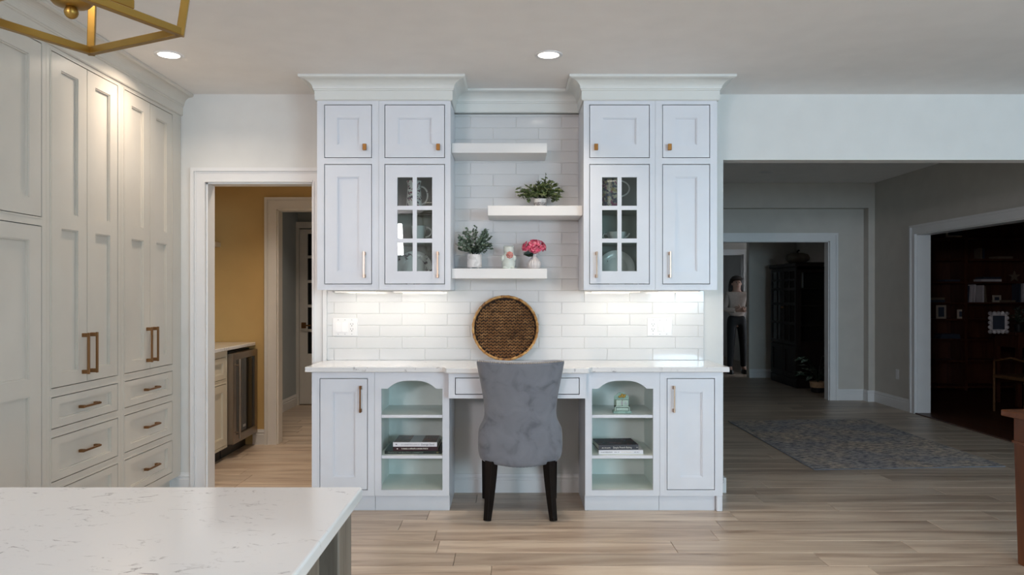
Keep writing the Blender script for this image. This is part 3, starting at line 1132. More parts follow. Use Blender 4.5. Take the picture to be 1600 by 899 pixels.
def plate(x, z, order, label):
    r = thing('switch_plate', label, 'switch plate', (x, BACK - .0106, z))
    MB().box(-.084, .084, -.006, 0, -.061, .061).build('cover', 'plastic', r, bevel=.003, seg=2)
    for i, k in enumerate(order):
        cx = -.046 + .046 * i
        if k == 's':
            m = MB()
            m.add([(cx - .016, -.006, -.033), (cx + .016, -.006, -.033), (cx + .016, -.006, .033), (cx - .016, -.006, .033),
                   (cx - .016, -.0125, -.033), (cx + .016, -.0125, -.033), (cx + .016, -.0065, .033), (cx - .016, -.0065, .033)],
                  [(0, 1, 5, 4), (1, 2, 6, 5), (2, 3, 7, 6), (3, 0, 4, 7), (4, 5, 6, 7)])
            m.build('rocker_switch', 'plastic', r)
        elif k == 'd':
            m = MB().box(cx - .016, cx + .016, -.0075, -.005, -.033, .033)
            m.box(cx - .012, cx + .012, -.010, -.006, -.028, .004)
            m.build('dimmer', 'shelf', r, bevel=.001)
        else:
            o = MB().box(cx - .016, cx + .016, -.0085, -.005, -.033, .033).build('socket', 'plastic', r, bevel=.001)
            m = MB()
            for zc in (.016, -.018):
                m.box(cx - .0085, cx - .0060, -.009, -.0083, zc + .000, zc + .009)
                m.box(cx + .0060, cx + .0085, -.009, -.0083, zc + .000, zc + .009)
                m.box(cx - .0028, cx + .0028, -.009, -.0083, zc - .010, zc - .005)
            m.build('socket_slots', 'black', o)
    m = MB()
    for i in range(3):
        for zc in (.048, -.048):
            m.box(-.046 + .046 * i - .003, -.046 + .046 * i + .003, -.0068, -.0055, zc - .002, zc + .002)
    m.build('screws', 'ink_grey', r)


plate(-1.117, 1.118, 'sso', 'white switch plate with two switches and a socket, left of the basket')
plate(1.005, 1.118, 'ods', 'white switch plate with socket, dimmer and switch, right of the basket')

# ---- tall pantry wall: local u runs away from the camera, faces +X


def pantry(u0, u1, h0, h1, label):
    r = thing('pantry_cabinet', label, 'cabinet', (PX, u0, 0), PI / 2)
    L = u1 - u0
    a, b = h0 - u0, h1 - u0
    mid = (a + b) / 2
    drawers = [(0.165, 0.380), (0.420, 0.639), (0.679, 0.836)]
    holes = [(a, b, z0, z1) for z0, z1 in drawers] + [(a, b, 0.877, 2.523)]
    face(r, .0008, L - .0008, 0.12, 2.548, holes, 'greige', bead=.008)
    MB().box(.0008, L - .0008, .022, .655, 0.12, 2.548).build('body', 'greige', r)
    MB().box(.001, L - .001, .07, .65, 0, .1195).build('toe_kick', 'greige', r)
    for k, (p, q) in enumerate(((a, mid + .0015), (mid - .0015, b))):
        d = door(r, p, q, 0.877, 2.523, (.078, .078, 0, 0), 'greige', rails=[(0.946, 1.664), (1.738, 2.447)], depth=.015)
        pull('handle', d, mid + (-.042 if k == 0 else .038), 1.030, 0.215, True, out=.034, t=.012)
    for z0, z1 in drawers:
        dr = door(r, a, b, z0, z1, (.065, .065, .036, .036), 'greige', name='drawer', depth=.015)
        pull('handle', dr, mid, (z0 + z1) / 2, 0.165, False, out=.030, t=.010)
    return r


pantry(3.654, 4.356, 3.692, 4.319, 'tall greige pantry cabinet with double doors and drawers, nearer the fridge')
pantry(4.356, 5.146, 4.394, 5.015, 'tall greige pantry cabinet with double doors and drawers, next to the doorway')
# panelled refrigerator
r = thing('panelled_refrigerator', 'tall greige panelled refrigerator cabinet at the left edge of the picture', 'refrigerator', (PX, 2.62, 0), PI / 2)
L = 3.654 - 2.62
hu, hl = (.038, L - .036, 1.703, 2.531), (.038, L - .036, 0.14, 1.663)
face(r, .0, L - .0008, 0.12, 2.548, [hu, hl], 'greige', bead=.008)
MB().box(0, L - .0008, .022, .655, .12, 2.548).build('body', 'greige', r)
MB().box(0, L - .001, .07, .65, 0, .1195).build('toe_kick', 'greige', r)
d = door(r, hu[0], hu[1], hu[2], hu[3], (.088, .088, .080, .075), 'greige', depth=.015)
d = door(r, hl[0], hl[1], hl[2], hl[3], (.088, .088, 0, 0), 'greige', rails=[(.22, .863), (.944, 1.59)], depth=.015)
pull('handle', d, .10, 1.05, 0.40, True, out=.036, t=.013)

# ---- island in the foreground
r = thing('kitchen_island', 'weathered wood kitchen island base under white quartz in the foreground', 'island', (-1.6, 0.55, 0))
# local: right end face at x = 1.255 (world -0.345), back face at y = 1.10 (world 1.65)
R_, Bk = 1.255, 1.10
MB().box(-.95, R_ - .34, -.85, Bk - .02, .09, .885).build('body', 'island', r)
MB().box(-.90, R_ - .06, -.80, Bk - .08, 0, .0895).build('toe_kick', 'island', r)
MB().box(R_ - .12, R_, Bk - .12, Bk, .09, .885).build('post', 'island', r, bevel=.003)
MB().box(R_ - .34, R_, Bk - .28 - .85, Bk - .275, .09, .885).build('end_panel', 'island', r, bevel=.003)
MB().box(R_ - .339, R_ - .12, Bk - .022, Bk - .004, .09, .885).build('back_panel', 'island', r)
MB().box(R_ - .339, R_ - .002, Bk - .274, Bk - .121, .09, .12).build('cubby_floor', 'island', r)
o = MB().box(-1.25, 1.275, -1.45, 1.12, 0, .028).build('island_countertop', 'quartz', None, bevel=.005, loc=(-1.6, 0.55, .886), seg=3)
tag(o, 'white speckled quartz island countertop in the left foreground', 'countertop')

# ================================================================== CEILING LIGHTS


def can_light(x, y, label, power=0.0, z=CEIL, group='recessed ceiling lights', on=True, spread=1.9):
    r = thing('recessed_light', label, 'ceiling light', (x, y, z), 0, group)
    MB().lathe([(0.058, -.0005), (0.079, -.0005), (0.079, -.004), (0.074, -.007), (0.060, -.0045)], n=32, cap=False).build('trim_ring', 'plastic', r, smooth=True)
    MB().lathe([(0.0001, -.0030), (0.059, -.0030), (0.059, -.001), (0.0001, -.001)], n=32).build('lens', 'lens' if on else 'lens_off', r)
    if power:
        l = area('light', (0, 0, -.012), (0, 0, 0), 0.11, 0.11, power, (1.0, 0.83, 0.66), spread, True)
        l.parent = r
    return r


CAN_W = 6.5  # power of the unseen cans added to brighten floor and ceiling
can_light(-1.93, 4.30, 'lit recessed ceiling light above the tall pantry cabinets', 6.6, spread=2.6)
can_light(0.214, 4.30, 'lit recessed ceiling light in front of the floating shelves', 4.6)
can_light(-1.5, 1.9, 'added unseen ceiling fill light near the panelled refrigerator', 2.0)  # out of view, added for more floor light and ceiling bounce
can_light(0.35, 2.85, 'added unseen ceiling fill light over the kitchen walkway', CAN_W)
can_light(1.9, 2.2, 'added unseen ceiling fill light over the dining side of the kitchen', CAN_W)
can_light(1.2, 0.5, 'added unseen ceiling fill light beside the camera', CAN_W)
can_light(-1.2, -1.6, 'added unseen ceiling fill light near the corner window', CAN_W)
can_light(2.91, 8.68, 'small unlit ceiling light in the far room', 0, 2.735, on=False)
can_light(-1.75, 5.75, 'small ceiling light in the hall by the wine fridge', 9, CEIL)
can_light(-1.75, 8.0, 'added ceiling fill light in the passage with the glazed door', 5, CEIL)  # added to lift the dark passage; no lamp is seen there

# ================================================================== LANTERN PENDANT
LZ, LB = 1.805, 2.23
lc = Vector((-0.753, 1.305))
r = thing('lantern_pendant', 'aged brass open lantern pendant hanging at the top left', 'pendant lamp', (lc.x, lc.y, LZ))
cn = [Vector(p) - lc for p in ((-0.809, 1.468), (-0.591, 1.361), (-0.698, 1.143), (-0.916, 1.25))]
H = LB - LZ
up = [c + c.normalized() * 0.14 * H for c in cn]
W = 0.0135
for i in range(4):
    k = (i + 1) % 4
    MB().bar((cn[i].x, cn[i].y, 0), (cn[k].x, cn[k].y, 0), W).build('bottom_bar', 'brass', r, bevel=.0012)
    MB().bar((cn[i].x, cn[i].y, -W / 2), (up[i].x, up[i].y, H), W).build('corner_bar', 'brass', r, bevel=.0012)
    MB().bar((up[i].x, up[i].y, H), (up[k].x, up[k].y, H), W).build('top_bar', 'brass', r, bevel=.0012)
    MB().bar((up[i].x, up[i].y, H), (up[i].x * .12, up[i].y * .12, H + .12), W * .8).build('roof_bar', 'brass', r, bevel=.0012)
pl = bpy.data.lights.new('added_lantern_fill', 'POINT')  # point light added inside the lantern to warm the ceiling
pl.energy = 2
pl.color = (1.0, 0.80, 0.58)
pl.shadow_soft_size = .05
po = bpy.data.objects.new('added_lantern_fill', pl)
COL.objects.link(po)
po.parent = r
po.location = (0, 0, .26)
b = MB().lathe([(.0005, .022), (.012, .023), (.028, .027), (.036, .036), (.036, .044), (.006, .050)], n=24).build('hub_plate', 'brass', r, smooth=True)
MB().ball((0, 0, .0145), .0115, 14, 9).build('finial', 'brass', b, smooth=True)
MB().lathe([(.006, .05), (.006, H + .13)], n=12).build('stem', 'brass', r, smooth=True)
for i in range(4):
    a = -0.05 + PI / 2 * i
    q = Vector((math.cos(a), math.sin(a))) * .076
    o = MB().lathe([(.0005, .085), (.024, .085), (.026, .095), (.013, .100), (.013, .112)], (q.x, q.y, 0), 24).build('candle_cup', 'brass', r, smooth=True)
    MB().lathe([(.010, .112), (.010, .20), (.0005, .20)], (q.x, q.y, 0), 12).build('candle_sleeve', 'candle', o, smooth=True)
    MB().tube([(0, 0, .05), (q.x * .5, q.y * .5, .055), (q.x, q.y, .086)], .004, 6).build('candle_arm', 'brass', o, smooth=True)
dv = Vector((-.107, -.218)).normalized()
e0 = Vector((.091, .025))
MB().bar((e0.x, e0.y, .036), (e0.x + dv.x * .24, e0.y + dv.y * .24, .036), W * 1.2).build('cross_bar', 'brass', r, bevel=.0012)
MB().lathe([(.020, H + .10), (.020, H + .125), (.008, H + .135), (.008, CEIL - LZ - .03)], n=14).build('hanging_rod', 'brass', r, smooth=True)
MB().lathe([(.06, CEIL - LZ - .022), (.06, CEIL - LZ - .0005), (.0005, CEIL - LZ - .0005)], n=24).build('canopy', 'brass', r, smooth=True)

# ================================================================== CHAIR
chair = thing('upholstered_chair', 'grey velvet hourglass-back dining chair with dark legs at the desk', 'chair', (0.057, 4.46, 0))
lev = [  # z, half width, back y
    (.9545, .258, -.104), (.948, .2625, -.105), (.925, .259, -.098), (.88, .2515, -.086), (.821, .240, -.071), (.75, .2275, -.052),
    (.68, .2185, -.036), (.635, .2160, -.026), (.600, .2195, -.017), (.572, .234, -.010), (.548, .2485, -.004), (.520, .2555, .002), (.44, .258, .012), (.39, .2565, .020), (.350, .247, .026), (.325, .226, .032)]
n = 18
T = .075
rs = []
for z, w, yb in lev:
    ring = []
    wrap = .075
    for i in range(n + 1):
        u = -1 + 2 * i / n
        dip = 0.009 * (1 - u * u) if z > .9 else 0
        sag = -max(0, (.46 - z)) / .135 * .022 * (1 - u * u)
        edge = .022 * max(0, abs(u) - .9) / .1
        ring.append((w * u, yb + wrap * u * u + edge, z - dip + sag))
    for i in range(n, -1, -1):
        u = -1 + 2 * i / n
        dip = 0.009 * (1 - u * u) if z > .9 else 0
        ring.append((w * .985 * u, yb + T + wrap * u * u * .9 - .012 * max(0, abs(u) - .9) / .1, z - dip + (.004 if z > .95 else 0)))
    rs.append(ring)
back = MB().rings(rs).build('backrest', 'velvet', chair, smooth=True, bevel=0.0)
bm_ = back.modifiers.new('soft', 'SUBSURF')
bm_.levels = bm_.render_levels = 1
seat = MB()
rs = []
for z, s in ((.335, .93), (.345, .985), (.40, 1.0), (.46, 1.0), (.49, .97), (.502, .90)):
    ring = []
    for i in range(28):
        a = 2 * PI * i / 28
        cx, cy = math.cos(a), math.sin(a)
        k = (abs(cx) ** 4 + abs(cy) ** 4) ** -.25
        ring.append((.252 * s * cx * k, .30 + .262 * s * cy * k, z))
    rs.append(ring)
seat.rings(rs).build('seat', 'velvet', chair, smooth=True)
# nail heads along the top edge of the back
m = MB()
for i in range(46):
    u = -.95 + 1.9 * i / 45
    m.ball((.256 * u, -.104 + .075 * u * u, .9515 - .009 * (1 - u * u)), .0046, 6, 4)
m.build('nailhead_trim', 'nail', back, smooth=True)
for sx in (-1, 1):
    pts, rad = [], []
    for i in range(8):
        t = i / 7
        pts.append((sx * (.172 + .024 * t ** 1.6), .085 - .050 * t ** 2.0, .345 * (1 - t)))
        rad.append(.041 - .016 * t)
    MB().tube(pts, rad, 4, True, True).build('leg', 'leg', chair, bevel=.003)
    MB().tube([(sx * .214, .53, .345), (sx * .222, .535, 0)], [.036, .024], 4, True, True).build('leg', 'leg', chair, bevel=.003)

# ================================================================== BASKET TRAY leaning on the tiles
BR = 0.222
bt = thing('round_basket_tray', 'round woven water hyacinth tray leaning on the tiles behind the chair', 'basket', (-0.036, 4.985, CT + .009))
tilt = math.radians(-14)
rot = Matrix.Rotation(tilt, 4, 'X')


def bp(x, y, z):                       # disc plane: x across, z up, y depth
    v = rot @ Vector((x, y, z - BR + BR))
    return (v.x, v.y, v.z)


m = MB()
ringp = []
for i in range(49):
    a = 2 * PI * i / 48
    ringp.append(bp((BR - .012) * math.cos(a), .03, BR + (BR - .012) * math.sin(a)))
m.rings([[bp((BR - .014) * math.cos(2 * PI * i / 40), y, BR + (BR - .014) * math.sin(2 * PI * i / 40)) for i in range(40)] for y in (.026, .036)])
base = m.build('base', 'weave_gap_shade', bt, smooth=False)
m = MB()
rs = []
for i in range(64):
    a = 2 * PI * i / 64
    bump = .0012 * (1 if i % 2 else -1)
    ring = []
    for k in range(8):
        th = 2 * PI * k / 8
        rr = BR - .009 + (.0085 + bump) * math.cos(th)
        ring.append(bp(rr * math.cos(a), .004 + (.028 if math.sin(th) > 0 else .010) * math.sin(th), BR + rr * math.sin(a)))
    rs.append(ring)
rs.append(rs[0])
m.rings(rs, True, False, False).build('rim', 'weave_rim', bt, smooth=True)
m = MB()
cw, ch = .0126, .0205                  # plaited strands in chevron columns
nc = int(2 * BR / cw) + 1
for c in range(-nc // 2, nc // 2 + 1):
    for k in range(-18, 19):
        x, z = c * cw, k * ch + rnd.uniform(-.001, .001)
        if math.hypot(x, z) > BR - .024:
            continue
        sgn = 1 if c % 2 else -1
        jx, jz, jr = rnd.uniform(-.0008, .0008), rnd.uniform(-.0015, .0015), rnd.uniform(-.12, .12)
        ang = sgn * .52 + jr
        L, Wd, D = .0118, .0050, .009
        vs = []
        for (p, q, dep) in ((0, -L, .0), (Wd, -L * .35, .0), (Wd, L * .4, 0), (0, L, 0), (-Wd, L * .35, 0), (-Wd, -L * .4, 0), (0, -L * .35, -D), (0, L * .35, -D)):
            xx = x + jx + p * math.cos(ang) - q * math.sin(ang)
            zz = z + jz + p * math.sin(ang) + q * math.cos(ang)
            vs.append(bp(xx, .026 + dep, BR + zz))
        m.add(vs, [(0, 1, 6), (1, 2, 7, 6), (2, 3, 7), (3, 4, 7), (4, 5, 6, 7), (5, 0, 6)])
w = m.build('weave', 'weave', bt)
w['kind'] = 'stuff'

# ================================================================== PLANTS AND VASES ON THE SHELVES


def leaf_quad(m, p, d, L, W, nrm):
    d = d.normalized()
    s = d.cross(nrm)
    if s.length < 1e-4:
        s = d.cross(Vector((1, 0, 0)))
    s.normalize()
    u = s.cross(d).normalized()
    a = p
    b = p + d * L * .5 + s * W + u * W * .25
    c = p + d * L
    e = p + d * L * .5 - s * W + u * W * .25
    f = p + d * L * .5 - u * W * .15
    m.add([a, b, c, e, f], [(0, 1, 4), (1, 2, 4), (2, 3, 4), (3, 0, 4)])


def foliage(stems, rg, nleaf, L, W, droop=0.0):
    m, st = MB(), MB()
    for (p0, p1, bend) in stems:
        p0, p1 = Vector(p0), Vector(p1)
        mid = (p0 + p1) / 2 + Vector(bend)
        pts = []
        for i in range(6):
            t = i / 5
            pts.append(p0 * (1 - t) ** 2 + mid * 2 * t * (1 - t) + p1 * t * t)
        st.tube(pts, .0011, 4)
        for k in range(nleaf):
            t = .25 + .75 * (k + rg.random() * .6) / nleaf
            t = min(t, 1)
            i = min(4, int(t * 5))
            f = t * 5 - i
            p = pts[i].lerp(pts[i + 1], f)
            dr = (pts[i + 1] - pts[i]).normalized()
            a = rg.uniform(0, 2 * PI)
            side = Vector((math.cos(a), math.sin(a), rg.uniform(-.4, .5)))
            d = (side + dr * .7 + Vector((0, 0, -droop))).normalized()
            leaf_quad(m, p, d, L * rg.uniform(.75, 1.2), W * rg.uniform(.8, 1.15), Vector((rg.uniform(-1, 1), rg.uniform(-1, -.1), rg.uniform(.2, 1))))
    return m, st


SY = 4.985
# eucalyptus in white footed pot (lowest shelf, left)
px = -0.237
r = thing('potted_eucalyptus', 'bushy grey-green plant in a white footed pot on the lowest shelf', 'potted plant', (px, SY, 1.502))
MB().lathe([(.0455, .012), (.048, .014), (.048, .097), (.043, .097), (.043, .088), (.0005, .088)], n=28).build('pot', 'marble', r, smooth=True)
m = MB()
for i in range(4):
    a = PI / 4 + PI / 2 * i
    m.lathe([(.006, 0), (.009, .0125)], (.032 * math.cos(a), .032 * math.sin(a), 0), 8)
m.build('feet', 'marble', r)
rg = random.Random(11)
stems = []
for i in range(30):
    a = rg.uniform(0, 2 * PI)
    el = rg.uniform(.12, 1.0)
    R0 = .115 * math.sqrt(1 - (el * .75) ** 2)
    stems.append(((rg.uniform(-.025, .025), rg.uniform(-.025, .025), .088), (R0 * math.cos(a), R0 * .75 * math.sin(a), .100 + .150 * el + rg.uniform(-.01, .02)), (0, 0, .03)))
stems += [((0, 0, .09), (.012, 0, .285), (.0, 0, 0)), ((-.01, 0, .09), (-.042, 0, .268), (0, 0, 0)), ((.01, 0, .09), (.078, 0, .262), (0, 0, .02)), ((0, 0, .09), (-.098, 0, .215), (0, 0, .03)), ((0, 0, .09), (.112, 0, .215), (0, 0, .03))]
m, st = foliage(stems, rg, 15, .026, .0105)
f = m.build('foliage', 'leaf', r)
f['kind'] = 'stuff'
s_ = st.build('stems', 'leaf_dark', r)
# olive-leaved plant in two-tone pot (middle shelf)
px = (844 - 798) * SY / FPX
r = thing('potted_boxwood', 'spreading olive-green plant in a small grey stone pot on the middle shelf', 'potted plant', (px, SY, 1.902))
MB().lathe([(.038, 0), (.041, .002), (.041, .036), (.0005, .036)], n=28).build('pot', 'stone', r, smooth=True)
MB().lathe([(.041, .0362), (.0415, .060), (.037, .060), (.037, .050), (.0005, .050)], n=28).build('pot_collar', 'marble', r, smooth=True)
rg = random.Random(5)
stems = []
for i in range(30):
    a = rg.uniform(0, 2 * PI)
    el = rg.uniform(-.15, .85)
    R0 = .14 * math.sqrt(1 - min(.95, abs(el) * .8) ** 2)
    stems.append(((rg.uniform(-.02, .02), rg.uniform(-.02, .02), .052), (R0 * math.cos(a), R0 * .62 * math.sin(a), .068 + .105 * max(el, 0) + .05 * min(el, 0) + rg.uniform(-.01, .015)), (0, 0, .04)))
stems += [((0, 0, .05), (-.05 + .016 * k, -.02 * (k % 3), .13 + .014 * (k % 4)), (0, 0, .01)) for k in range(8)]
stems += [((0, 0, .05), (.036, 0, .222), (.02, 0, -.01)), ((0, 0, .05), (.026, 0, .19), (.02, 0, 0)), ((0, 0, .05), (-.145, 0, .135), (0, 0, .03)), ((0, 0, .05), (-.14, -.01, .10), (0, 0, .04)), ((0, 0, .05), (.15, 0, .12), (0, 0, .05)), ((0, 0, .05), (.11, -.02, .055), (0, 0, .05)), ((0, 0, .05), (-.09, -.02, .055), (0, 0, .05)), ((0, 0, .05), (.10, 0, .16), (0, 0, .02))]
m, st = foliage(stems, rg, 14, .034, .0095)
f = m.build('foliage', 'leaf2', r)
f['kind'] = 'stuff'
st.build('stems', 'leaf_dark', r)
# celadon figure-shaped vase with rose
px = (795.5 - 798) * SY / FPX
r = thing('ceramic_figurine', 'pale celadon ceramic figurine with a pink rose on the lowest shelf', 'figurine', (px, SY, 1.502))
prof = []
body = MB()
rs = []
for z, a, b in ((0, .034, .030), (.004, .041, .036), (.014, .040, .036), (.03, .0445, .040), (.048, .044, .040), (.058, .040, .036), (.066, .0415, .037), (.082, .041, .037), (.098, .034, .032), (.108, .030, .028), (.118, .0335, .030), (.134, .034, .030), (.146, .029, .026), (.152, .020, .018), (.154, .006, .006)):
    rs.append([(a * math.cos(2 * PI * i / 24) - .003, b * math.sin(2 * PI * i / 24), z) for i in range(24)])
body.rings(rs)
bo = body.build('body', 'celadon', r, smooth=True)
m = MB()
for sx in (-1, 1):
    m.ball((sx * .024 - .003, -.026, .010), .017, 10, 7, .6)          # feet
    m.ball((sx * .037 - .003, -.012, .072), .014, 10, 7, 1.5)         # arms
    m.ball((sx * .024 - .003, -.004, .146), .011, 10, 7, 1.0)         # ears
m.build('limbs', 'celadon', bo, smooth=True)
m = MB()
for k, (rad, cnt, dep) in enumerate(((.0, 1, -.012), (.009, 5, -.008), (.016, 8, -.002))):
    for i in range(cnt):
        a = 2 * PI * i / cnt + k * .4
        m.ball((.004 + rad * math.cos(a), -.038 + dep + .004, .092 + rad * math.sin(a)), .0085 if k else .010, 8, 6)
m.build('rose', 'rose', r, smooth=True)
# ribbed vase with hydrangea
px = (834.5 - 798) * SY / FPX
r = thing('ribbed_vase', 'small white ribbed bulb vase on the lowest shelf at the right end', 'vase', (px, SY, 1.502))
MB().lathe([(.022, 0), (.030, .003), (.040, .014), (.0445, .030), (.042, .046), (.034, .060), (.022, .072), (.0155, .082), (.0145, .092), (.018, .100), (.015, .100), (.011, .090)], n=96, rib=16, ribamp=.035).build('body', 'vase', r, smooth=True)
fl_ = thing('hydrangea_bloom', 'bright pink hydrangea bloom standing in the ribbed vase', 'flower', (px, SY, 1.602))
m = MB()
rg = random.Random(21)
for i in range(95):
    a = rg.uniform(0, 2 * PI)
    el = rg.uniform(-.25, 1)
    rr = math.sqrt(max(0, 1 - el * el))
    c = Vector((.074 * rr * math.cos(a), .055 * rr * math.sin(a), .040 + .050 * el))
    nn = Vector((rr * math.cos(a), rr * math.sin(a), el)).normalized()
    t1 = nn.cross(Vector((.3, .2, 1))).normalized()
    t2 = nn.cross(t1)
    ph = rg.uniform(0, PI)
    for k in range(4):
        d = t1 * math.cos(ph + k * PI / 2) + t2 * math.sin(ph + k * PI / 2)
        leaf_quad(m, c, d + nn * .35, .016, .0075, nn)
f = m.build('petals', 'pink', fl_)
f['kind'] = 'stuff'
MB().ball((0, 0, .036), .048, 14, 9, .72).build('flower_core', 'pink', fl_, smooth=True)
MB().tube([(0, 0, -.06), (0, 0, .03)], .003, 6).build('stem', 'leaf_dark', fl_)
m = MB()
for dx, dz, l, w in ((-.07, -.004, .075, .022), (-.03, -.016, .04, .012)):
    p = Vector((-.005, -.03, .006))
    leaf_quad(m, p, Vector((dx, -.02, dz)), l, w, Vector((0, -.4, 1)))
    leaf_quad(m, p + Vector((0, 0, -.006)), Vector((dx, -.02, dz * 1.5)), l * .95, w, Vector((0, -1, .3)))
m.build('leaf', 'leaf_dark', fl_)

# ================================================================== BOOKS, CALENDAR


def book(name, label, x0, x1, y0, y1, z0, t, cover, spine, texts=(), rz=0.0, paper='paper', extras=None):
    cx = (x0 + x1) / 2
    r = thing(name, label, 'book', (cx, y0, z0), rz)
    w, dpt = (x1 - x0) / 2, y1 - y0
    c = .0022
    MB().box(-w + .004, w - .004, .003, dpt - .004, c, t - c).build('pages', paper, r)
    m = MB().box(-w, w, 0.0, dpt, 0, c)
    m.box(-w, w, 0.0, dpt, t - c, t)
    m.build('cover', cover, r)
    MB().box(-w, w, -.0022, .0005, 0, t).build('spine', spine, r, bevel=.0006)
    for (body, xx, zz, size, mat, wd) in texts:
        if body is None:                         # print too small to read in the photograph
            q, m, rq = xx, MB(), random.Random(int(1e4 * abs(xx)) + 1)
            while q < xx + wd:
                l = rq.uniform(.0015, .0032)
                hh = size * rq.choice((.55, .55, .8))
                m.box(q, q + l, -.0030, -.0021, zz, zz + hh)
                q += l + rq.choice((.0009, .0009, .0009, .0035))
            m.build('fine_print', mat, r)
            continue
        text_part('spine_title', body, size, mat, r, (xx, -.0026, zz), width=wd)
    return r


s2 = 0.3432
by = BF + .055
X = lambda p, d: (p - 798) * d / FPX
b1 = book('cookbook', 'large black-green cookbook, lowest of the three stacked in the left cabinet', X(601, by), X(690, by), by, by + .27, s2, .0195, 'book_green', 'book_green',
          [('FRANCE', -.158, .005, .014, 'ink_green', .055), ('THE BEAUTIFUL COOKBOOK', -.098, .005, .013, 'ink_green', .162), ('III', .145, .005, .013, 'ink_gold', .012)])
b2 = book('cookbook', 'maroon-black cookbook, middle of the three stacked in the left cabinet', X(614, by), X(684, by), by, by + .25, s2 + .0197, .026, 'book_maroon', 'book_maroon',
          [(None, -.085, .010, .010, 'ink_cream', .165)])
MB().poly([(-.118, .013), (-.112, .017), (-.106, .013), (-.112, .009)], -.0030, -.0022).build('emblem', 'ink_cream', b2)
b3 = book('cookbook', 'cookbook with white spine on top of the stack in the left cabinet', X(614, by), X(683, by), by, by + .235, s2 + .0459, .027, 'book_grey', 'book_white',
          [('LES CARNETS DE CUISINE DE', -.088, .0095, .010, 'ink_grey', .116), ('George Sand', .036, .0085, .0155, 'ink', .082)])
MB().box(-.133, -.035, .004, .233, .0271, .0276).build('cover_photo', 'book_photo', b3)
MB().box(.042, .132, .004, .233, .0271, .0276).build('cover_photo', 'book_photo', b3)
MB().poly([(-.123, .016), (-.117, .018), (-.111, .014), (-.113, .010), (-.119, .013)], -.0030, -.0022).build('emblem', 'ink', b3)
c1 = book('cookbook', 'cookbook with white spine, lower of the two stacked in the right cabinet', X(935.5, by), X(1005, by), by, by + .26, s2, .0245, 'book_white', 'book_white',
          [(None, -.125, .009, .0085, 'ink_grey', .072), (None, -.045, .009, .0085, 'ink_grey', .036), (None, .001, .009, .0085, 'ink_cream', .075), (None, .082, .009, .0085, 'ink_grey', .032)], rz=.015)
c2 = book('cookbook', 'glossy black baking book on top of the stack in the right cabinet', X(935, by), X(998, by), by + .004, by + .215, s2 + .0247, .032, 'book_black', 'ink',
          [(None, -.105, .011, .007, 'ink_cream', .052), ('Simple French Baking', -.035, .009, .017, 'ink_cream', .118), ('o', .112, .011, .014, 'ink_cream', .009)], rz=.07)
# perpetual calendar of painted blocks
cyy = BF + .06
r = thing('desk_calendar', 'mint painted wooden block calendar on the top shelf of the right cabinet', 'calendar', (X(972.5, cyy), cyy, .5945))
MB().box(-.056, .056, -.004, .060, 0, .016).build('base', 'mint', r, bevel=.002)
m = MB().box(-.047, -.041, 0, .040, .016, .046).box(.041, .047, 0, .040, .016, .046).box(-.047, .047, 0, .040, .040, .046).box(-.041, .041, .030, .040, .016, .040)
m.build('month_slot', 'mint_light', r)
MB().box(-.038, .038, .003, .028, .0165, .035).build('month_block', 'mint_light', r, bevel=.002)
pts = [(-.046, .046), (.046, .046), (.046, .100), (.040, .108), (.032, .110), (.024, .120), (.012, .127), (-.012, .127), (-.024, .120), (-.032, .110), (-.040, .108), (-.046, .100)]
MB().poly(pts, .040, .048).build('back_board', 'mint', r)
for i, dgt in ((-1, '1'), (1, '6')):
    o = MB().box(i * .0195 - .0185, i * .0195 + .0185, .004, .040, .0465, .0835).build('number_block', 'mint_light', r, bevel=.002)
    text_part('numeral', dgt, .032, 'ink_grey', o, (i * .0195 - .008, .0035, .054), width=.010 if dgt == '1' else .016)
m = MB()
for dx, dz in ((0, .104), (.014, .100), (-.012, .100), (.004, .112), (.020, .108)):
    m.ball((dx, .036, dz), .0085, 8, 6)
m.build('painted_flowers', 'gold', r, smooth=True)

# ================================================================== CHINA IN THE GLAZED CABINETS


def jug(name, label, x, y, z, prof, mat, hx, hz0, hz1, side=1, hr=.006, reach=.05):
    r = thing(name, label, name.split('_')[-1], (x, y, z))
    MB().lathe(prof, n=28).build('body', mat, r, smooth=True)
    pts = []
    for i in range(11):
        a = -PI / 2 + PI * i / 10
        pts.append((side * (hx + reach * math.cos(a)), 0, (hz0 + hz1) / 2 + (hz1 - hz0) / 2 * math.sin(a)))
    MB().tube(pts, hr, 8).build('handle', 'china_white', r, smooth=True)
    return r


gy = UF + .15
jug('china_pitcher', 'tall floral china pitcher on the top shelf of the left glazed cabinet', X(647, gy), gy, 1.8885,
    [(.050, 0), (.052, .004), (.050, .05), (.045, .12), (.041, .15), (.046, .172), (.050, .180), (.045, .180), (.038, .150), (.0005, .140)], 'china', .046, .03, .145, 1, .006, .042)
t_ = jug('glass_creamer', 'pale cream jug on the middle shelf of the left glazed cabinet', X(654, gy), gy, 1.6785,
         [(.030, 0), (.034, .004), (.042, .04), (.045, .07), (.050, .100), (.047, .100), (.040, .06), (.0005, .02)], 'china_white', .044, .03, .095, 1, .0045, .040)


